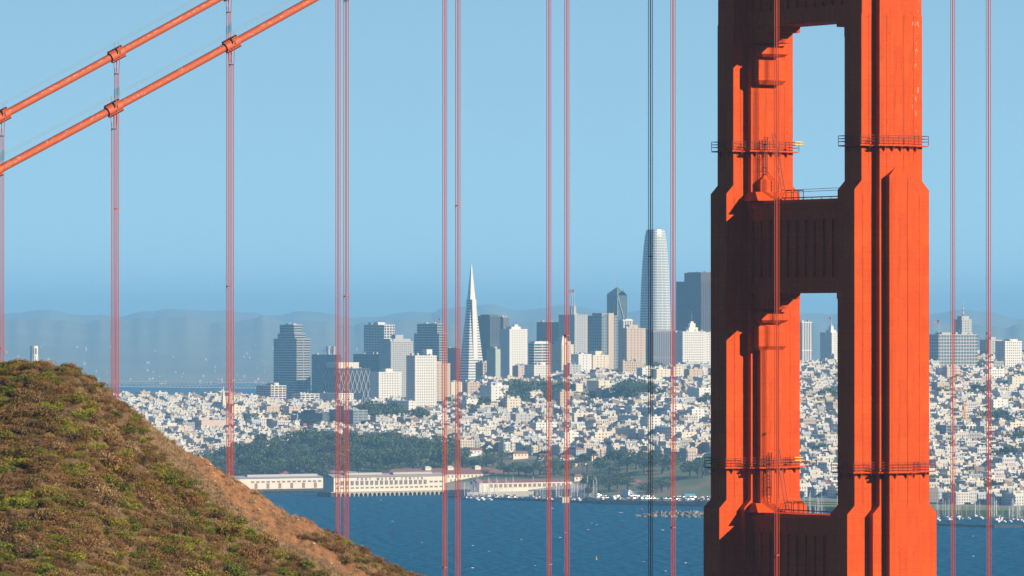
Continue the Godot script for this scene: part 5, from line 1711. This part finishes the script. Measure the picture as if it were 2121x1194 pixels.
func tree_where(u: float, d: float) -> String:
	if u < 520.0: return "in the far left quarter"
	if u < 950.0: return "above the grove"
	if u < 1180.0: return "below the pyramid's right, mid slope"
	if u < 1490.0: return "left of the bridge tower"
	if u < 1760.0: return "seen through the tower opening"
	return "low down right of the tower" if d < 5600.0 else "high up right of the tower"

func build_trees() -> void:
	for k in 4:
		var l := []
		for i in 3: l.append(tree_node(k, 900 + k * 10 + i))
		tree_protos.append(l)
	# grove above the pier sheds
	var cnt := 0
	var d := 5470.0
	while d < 5900.0:
		var u := 420.0 + rng.randf() * 20.0
		while u < 960.0:
			var lim := lerp_table([[420.0, 5700.0], [480.0, 5740.0], [620.0, 5890.0], [780.0, 5900.0], [900.0, 5800.0], [960.0, 5640.0]], u)
			var lo := lerp_table([[420.0, 5480.0], [680.0, 5500.0], [800.0, 5530.0], [960.0, 5560.0]], u)
			if d < lim and d > lo:
				var kd := 0 if rng.randf() < 0.62 else 1
				var gl := "dark %s evergreen %s of the grove, %s" % ["spreading" if kd == 0 else "rounded", "in the front" if d < 5600.0 else ("in the middle" if d < 5720.0 else "at the top"), "left of the hangers" if u < 690.0 else ("right of the hangers" if u < 800.0 else "at its right end")]
				plant(kd, u, d + rng.randf_range(-9.0, 9.0), rng.randf_range(1.15, 2.0), gl, "trees of the grove behind the pier sheds", "grove_tree")
				cnt += 1
			u += rng.randf_range(28.0, 44.0)
		d += 34.0
	# park trees, one by one: kind, u, d, scale
	for q in [[0, 975, 5560, 1.25], [0, 990, 5540, 1.2], [0, 1008, 5560, 1.3], [0, 1022, 5600, 1.2], [0, 1044, 5500, 1.05], [0, 1053, 5490, 0.9], [0, 1075, 5480, 1.2], [0, 1088, 5470, 1.0], [0, 1105, 5470, 1.3], [0, 1118, 5480, 1.1], [0, 1150, 5450, 1.5], [0, 1165, 5470, 1.3], [1, 1243, 5450, 1.5], [0, 1262, 5430, 1.35], [0, 1300, 5450, 1.8], [0, 1318, 5470, 1.6], [1, 1290, 5520, 1.7], [0, 1335, 5420, 1.5], [1, 1345, 5480, 1.4], [0, 1372, 5400, 1.8], [0, 1385, 5430, 1.4], [1, 1400, 5480, 1.1], [1, 1445, 5330, 1.6], [0, 1430, 5350, 1.3], [0, 1455, 5310, 1.8], [0, 1468, 5330, 1.5], [1, 1215, 5330, 1.3], [1, 1228, 5300, 1.5], [1, 1240, 5310, 1.2], [0, 1262, 5280, 1.7], [0, 1280, 5290, 1.6], [0, 1300, 5270, 1.3], [1, 1218, 5235, 1.0], [0, 1340, 5190, 1.3], [0, 1372, 5220, 1.4], [1, 1385, 5240, 1.2], [0, 1180, 5480, 1.2], [0, 1130, 5560, 1.2], [0, 1040, 5650, 1.2], [1, 1010, 5680, 1.4], [0, 1275, 5560, 1.3], [0, 1210, 5570, 1.1], [1, 1480, 5400, 1.5]]:
		plant(q[0], q[1], q[2], q[3], "broad dark tree in the waterfront park %s" % ("above the red-roofed warehouse" if q[1] < 1130 else ("behind the yacht harbour" if q[1] < 1245 else ("above the parked cars" if q[1] < 1390 else "beside the bridge tower"))), "trees in the waterfront park", "park_tree")
	for q in [[1208, 5500], [1216, 5490], [1264, 5480], [1230, 5560]]:
		plant(3, q[0], q[1], 1.25, "palm tree with bare trunk in the waterfront park", "palms in the waterfront park", "palm_tree")
	plant(2, 1415, 6420, 1.25, "tall conical tree standing over houses near the bridge tower", "", "conifer_tree")
	# crowns rising among the houses
	for q in [[1302, 6460, 2.3, 6], [1316, 6470, 2.4, 5], [1334, 6480, 2.0, 4], [1062, 6800, 2.0, 5], [1080, 6700, 2.2, 6], [1100, 6720, 2.3, 7], [1130, 6700, 2.2, 7], [1155, 6680, 2.1, 6], [1065, 6520, 1.9, 5], [1140, 6560, 1.9, 5], [960, 6550, 1.5, 4], [990, 6480, 1.6, 4], [1350, 7250, 1.8, 3], [1450, 6300, 1.5, 3], [1185, 6600, 1.5, 4], [1230, 6520, 1.4, 3], [820, 6400, 2.2, 7], [790, 6380, 2.2, 7], [870, 6330, 1.9, 6], [760, 6350, 2.0, 5], [560, 6500, 1.5, 4], [600, 6450, 1.6, 4], [520, 6350, 1.5, 4], [490, 6900, 1.6, 3], [440, 6500, 1.3, 3], [350, 6600, 1.2, 2], [1400, 6080, 1.4, 2], [1440, 6050, 1.3, 2], [1700, 5500, 1.8, 4], [1715, 6300, 1.7, 3], [1670, 6700, 1.5, 2], [1950, 6300, 1.6, 4], [1965, 5150, 1.5, 3], [1990, 5450, 1.3, 3], [2060, 5900, 1.6, 4], [2080, 5870, 1.6, 4], [2030, 6350, 1.7, 4], [2090, 5350, 1.6, 5], [2115, 5330, 1.6, 4], [2060, 4960, 1.3, 3], [1935, 5060, 1.4, 2], [1975, 4950, 1.3, 3], [2100, 6700, 1.5, 3], [2110, 5560, 1.6, 4], [2000, 6800, 1.4, 3], [1685, 5080, 1.0, 2]]:
		for i in q[3]:
			plant(1 if rng.randf() < 0.6 else 0, q[0] + rng.randf_range(-14.0, 14.0), q[1] + rng.randf_range(-25.0, 25.0), q[2] * rng.randf_range(0.8, 1.15), "dark green tree crown rising among the houses %s" % tree_where(q[0], q[1]), "trees among the hillside houses", "street_tree")
	for i in 90:
		var tu := rng.randf_range(270.0, 1480.0) if i < 60 else (rng.randf_range(1650.0, 1745.0) if i < 70 else rng.randf_range(1930.0, 2120.0))
		var td := lerp_table(HOUSES, tu) + 30.0 + rng.randf() * 1500.0
		plant(1, tu, td, rng.randf_range(0.9, 1.5), "dark green tree crown rising among the houses %s" % tree_where(tu, td), "trees among the hillside houses", "street_tree")
	for l in tree_protos:
		for t in l: t.free()

# ---------------------------------------------------------------- hillside houses
func house_shapes(kind: int) -> Array:
	var w := M.new(); var r := M.new(); var g := M.new()
	var dim: Array = [[13.0, 8.2, 9.5], [14.0, 12.0, 11.5], [12.0, 8.0, 7.2], [13.0, 10.0, 7.0], [15.0, 17.0, 12.8], [13.0, 7.6, 10.8]][kind]
	var X: float = dim[0] / 2; var Z: float = dim[1] / 2; var H: float = dim[2]
	w.mm(-X, X, -8, H, -Z, Z)
	if kind == 2:      # gable, ridge running east-west so the gable faces the light
		r.quad(Vector3(-X - 0.4, H - 0.2, -Z - 0.5), Vector3(-X - 0.4, H + 3.4, 0), Vector3(X, H + 3.4, 0), Vector3(X, H - 0.2, -Z - 0.5))
		r.quad(Vector3(X, H - 0.2, Z + 0.5), Vector3(X, H + 3.4, 0), Vector3(-X - 0.4, H + 3.4, 0), Vector3(-X - 0.4, H - 0.2, Z + 0.5))
		w.tri(Vector3(-X, H, -Z), Vector3(-X, H + 3.1, 0), Vector3(-X, H, Z)); w.tri(Vector3(X, H, Z), Vector3(X, H + 3.1, 0), Vector3(X, H, -Z))
	elif kind == 3:
		r.fru([-X - 0.6, X + 0.6, -Z - 0.6, Z + 0.6], H, [-0.5, 0.5, -2.0, 2.0], H + 2.8)
	else:              # flat roof behind a parapet, with a stair house
		r.mm(-X + 0.3, X - 0.3, H, H + 0.12, -Z + 0.3, Z - 0.3)
		w.mm(-X, X, H, H + 0.8, -Z, -Z + 0.3); w.mm(-X, -X + 0.3, H, H + 0.8, -Z + 0.3, Z); w.mm(X - 0.3, X, H, H + 0.8, -Z + 0.3, Z); w.mm(-X + 0.3, X - 0.3, H, H + 0.8, Z - 0.3, Z)
		w.mm(0.5, 3.0, H, H + 2.6, -1.5 + kind * 0.4, 1.6 + kind * 0.4)
		w.mm(-X + 1.2, -X + 1.9, H, H + 2.2, Z - 2.6, Z - 1.9)
		if kind != 4: w.mm(-X - 0.9, -X, 2.8, H - 0.6, -Z + 0.9, -Z + 3.4)   # bay window
	var fl := int(H / 3.1)
	for f in fl:
		var y := 1.0 + f * 3.1
		var n := int(dim[1] / 2.7)
		for i in n:
			var z: float = -Z + dim[1] * (i + 0.5) / n
			var xo := 0.06
			if kind != 2 and kind != 3 and kind != 4 and f > 0 and z < -Z + 3.6 and z > -Z + 0.7: xo = 0.98
			g.quad(Vector3(-X - xo, y, z - 0.6), Vector3(-X - xo, y + 1.7, z - 0.6), Vector3(-X - xo, y + 1.7, z + 0.6), Vector3(-X - xo, y, z + 0.6))
			g.quad(Vector3(-X - xo, y, z + 0.6), Vector3(-X + 0.2 - xo, y, z + 0.6), Vector3(-X + 0.2 - xo, y, z - 0.6), Vector3(-X - xo, y, z - 0.6))
		var n2 := int(dim[0] / 3.6)
		for i in n2:
			var x: float = -X + dim[0] * (i + 0.5) / n2
			g.quad(Vector3(x + 0.5, y, -Z - 0.06), Vector3(x + 0.5, y + 1.6, -Z - 0.06), Vector3(x - 0.5, y + 1.6, -Z - 0.06), Vector3(x - 0.5, y, -Z - 0.06))
	return [w, r, g, dim]

func build_houses() -> void:
	var shapes := []
	for k in 6: shapes.append(house_shapes(k))
	var meshes := []
	for s in shapes: meshes.append([s[0].mesh(), s[1].mesh(), s[2].mesh()])
	var pal := [["white", Color(0.62, 0.595, 0.545)], ["white", Color(0.60, 0.565, 0.50)], ["white", Color(0.63, 0.61, 0.56)], ["white", Color(0.60, 0.585, 0.55)], ["cream", Color(0.60, 0.53, 0.42)], ["cream", Color(0.58, 0.52, 0.43)], ["cream", Color(0.60, 0.545, 0.45)], ["pale grey", Color(0.48, 0.475, 0.46)], ["pale grey", Color(0.52, 0.51, 0.49)], ["grey", Color(0.36, 0.355, 0.345)], ["tan", Color(0.46, 0.375, 0.275)], ["pale pink", Color(0.56, 0.45, 0.385)], ["pale blue", Color(0.43, 0.48, 0.51)], ["brown", Color(0.24, 0.185, 0.15)], ["white", Color(0.62, 0.60, 0.56)], ["cream", Color(0.59, 0.55, 0.475)], ["white", Color(0.57, 0.545, 0.50)]]
	var roofs := [Color(0.36, 0.35, 0.34), Color(0.24, 0.23, 0.22), Color(0.45, 0.44, 0.41), Color(0.16, 0.15, 0.15)]
	var list := []
	var rot := deg_to_rad(3.0)
	# terraces of joined houses: two rows back to back, then a street
	var gx := 2900.0
	var ix := 0
	while gx < 7600.0:
		ix += 1
		gx += 21.0 if ix % 2 == 0 else 30.0
		var gz := 800.0
		var iz := 0
		var run := 0.0
		while gz < 6200.0:
			iz += 1
			var kind: int = [0, 0, 1, 5, 2, 3, 4, 5, 0, 5, 1, 0][rng.randi() % 12]
			var sz := rng.randf_range(0.86, 1.08)
			var wz: float = shapes[kind][3][1] * sz
			gz += wz * 0.5
			run += wz
			if run > 115.0:           # cross street
				gz += 15.0; run = 0.0
			var x := gx + gz * sin(rot) + rng.randf_range(-0.5, 0.5); var z := gz - gx * sin(rot)
			gz += wz * 0.5 + 0.1
			var e := ud(Vector3(x, CAM.y, z))
			if e.x < 215.0 or e.x > 2150.0: continue
			if e.y < lerp_table(HOUSES, e.x) + rng.randf_range(0.0, 30.0) or e.y > 7420.0: continue
			if nz.get_noise_2d(x * 0.22, z * 0.22) > 0.42: continue
			var hit := false
			for f in foot:
				if x > f[0] and x < f[1] and z > f[2] and z < f[3]: hit = true; break
			if hit: continue
			list.append([e.y, e.x, Vector3(x, ground_y(e.x, e.y), z), kind, rng.randi() % pal.size(), rng.randf_range(0.9, 1.1), sz, rng.randf_range(0.78, 1.15), 0.0])
			for f in low:
				if x > f[0] and x < f[1] and z > f[2] and z < f[3]:
					list[-1][3] = 2 if iz % 2 == 0 else 3; list[-1][7] = 0.62
					break
	list.sort_custom(func(a, b): return a[0] < b[0])
	# which houses show, from the front row back
	var col := PackedFloat32Array(); col.resize(600); col.fill(1300.0)
	for h in list:
		var dim: Array = shapes[h[3]][3]
		var px: float = F / h[0]
		var half: float = (dim[0] * h[5] * 0.54 + dim[1] * h[6] * 0.84) * px * 0.5
		var vt := vof(h[2] + Vector3(0, dim[2] * h[7], 0))
		var vb := vof(h[2] - Vector3(0, 3, 0))
		var vis := 0.0
		for c in range(maxi(0, int((h[1] - half) / 4.0)), mini(599, int((h[1] + half) / 4.0)) + 1):
			vis += maxf(0.0, minf(vb, col[c]) - vt)
			col[c] = minf(col[c], vt)
		h[8] = vis
		if (h[1] > 1488.0 and h[1] < 1640.0) or (h[1] > 1752.0 and h[1] < 1915.0): h[8] = minf(vis, 0.5)
	var seen := list.filter(func(h): return h[8] > 0.0)
	seen.sort_custom(func(a, b): return a[8] > b[8])
	var rest := M.new(); var rest_g := M.new()
	var cnt := 0
	var where_of := func(u: float, d: float) -> String:
		if u < 520.0: return "in the far left quarter"
		if u < 960.0: return "above the grove"
		if u < 1490.0: return "on the slope left of the tower" if d < 6300.0 else "high on the slope left of the tower"
		if u < 1760.0: return "seen through the tower opening"
		return "low on the slope right of the tower" if d < 5700.0 else "high on the slope right of the tower"
	var shp := ["flat-roofed house", "flat-roofed tall house", "gabled house", "hip-roofed house", "apartment house", "narrow tall house"]
	for h in seen:
		var xf := Transform3D(Basis(Vector3.UP, -rot + 0.02 * sin(h[1])).scaled_local(Vector3(h[5], h[7], h[6])), h[2])
		var pc: Array = pal[h[4]]
		var rc: Color = roofs[(h[4] + h[3]) % 4] if h[3] != 3 else (Color(0.30, 0.12, 0.09) if h[4] % 2 == 0 else Color(0.16, 0.13, 0.13))
		if cnt < 300:
			cnt += 1
			var lab := "%s %s %s" % [pc[0], shp[h[3]], where_of.call(h[1], h[0])]
			var o := thing("house", lab, "house", h[2], lab.replace("house", "houses"))
			o.transform = xf
			part("wall", meshes[h[3]][0], mat("house_%d" % h[4], pc[1], 0.85, mottle, 0.05), o)
			part("roof", meshes[h[3]][1], mat("roof_%.2f_%.2f" % [rc.r, rc.b], rc, 0.9), o)
			part("window_row", meshes[h[3]][2], glass_mat("pane"), o).set_meta("kind", "stuff")
		else:
			rest.add(shapes[h[3]][0], xf, pc[1]); rest.add(shapes[h[3]][1], xf, rc); rest_g.add(shapes[h[3]][2], xf)
	print("houses ", list.size(), " seen ", seen.size())
	var hh := stuff("house_field", rest.mesh(), mat("house_field", Color(1, 1, 1), 0.85, null, 1.0, true), self, "dense mass of small pale houses covering the far hillside", "houses")
	part("window_field", rest_g.mesh(), glass_mat("pane"), hh).set_meta("kind", "stuff")

func build_all() -> void:
	build_tower()
	build_cables()
	build_ground()
	build_landmarks()
	build_waterfront()
	build_trees()
	build_houses()
	build_boats()
	build_hill()
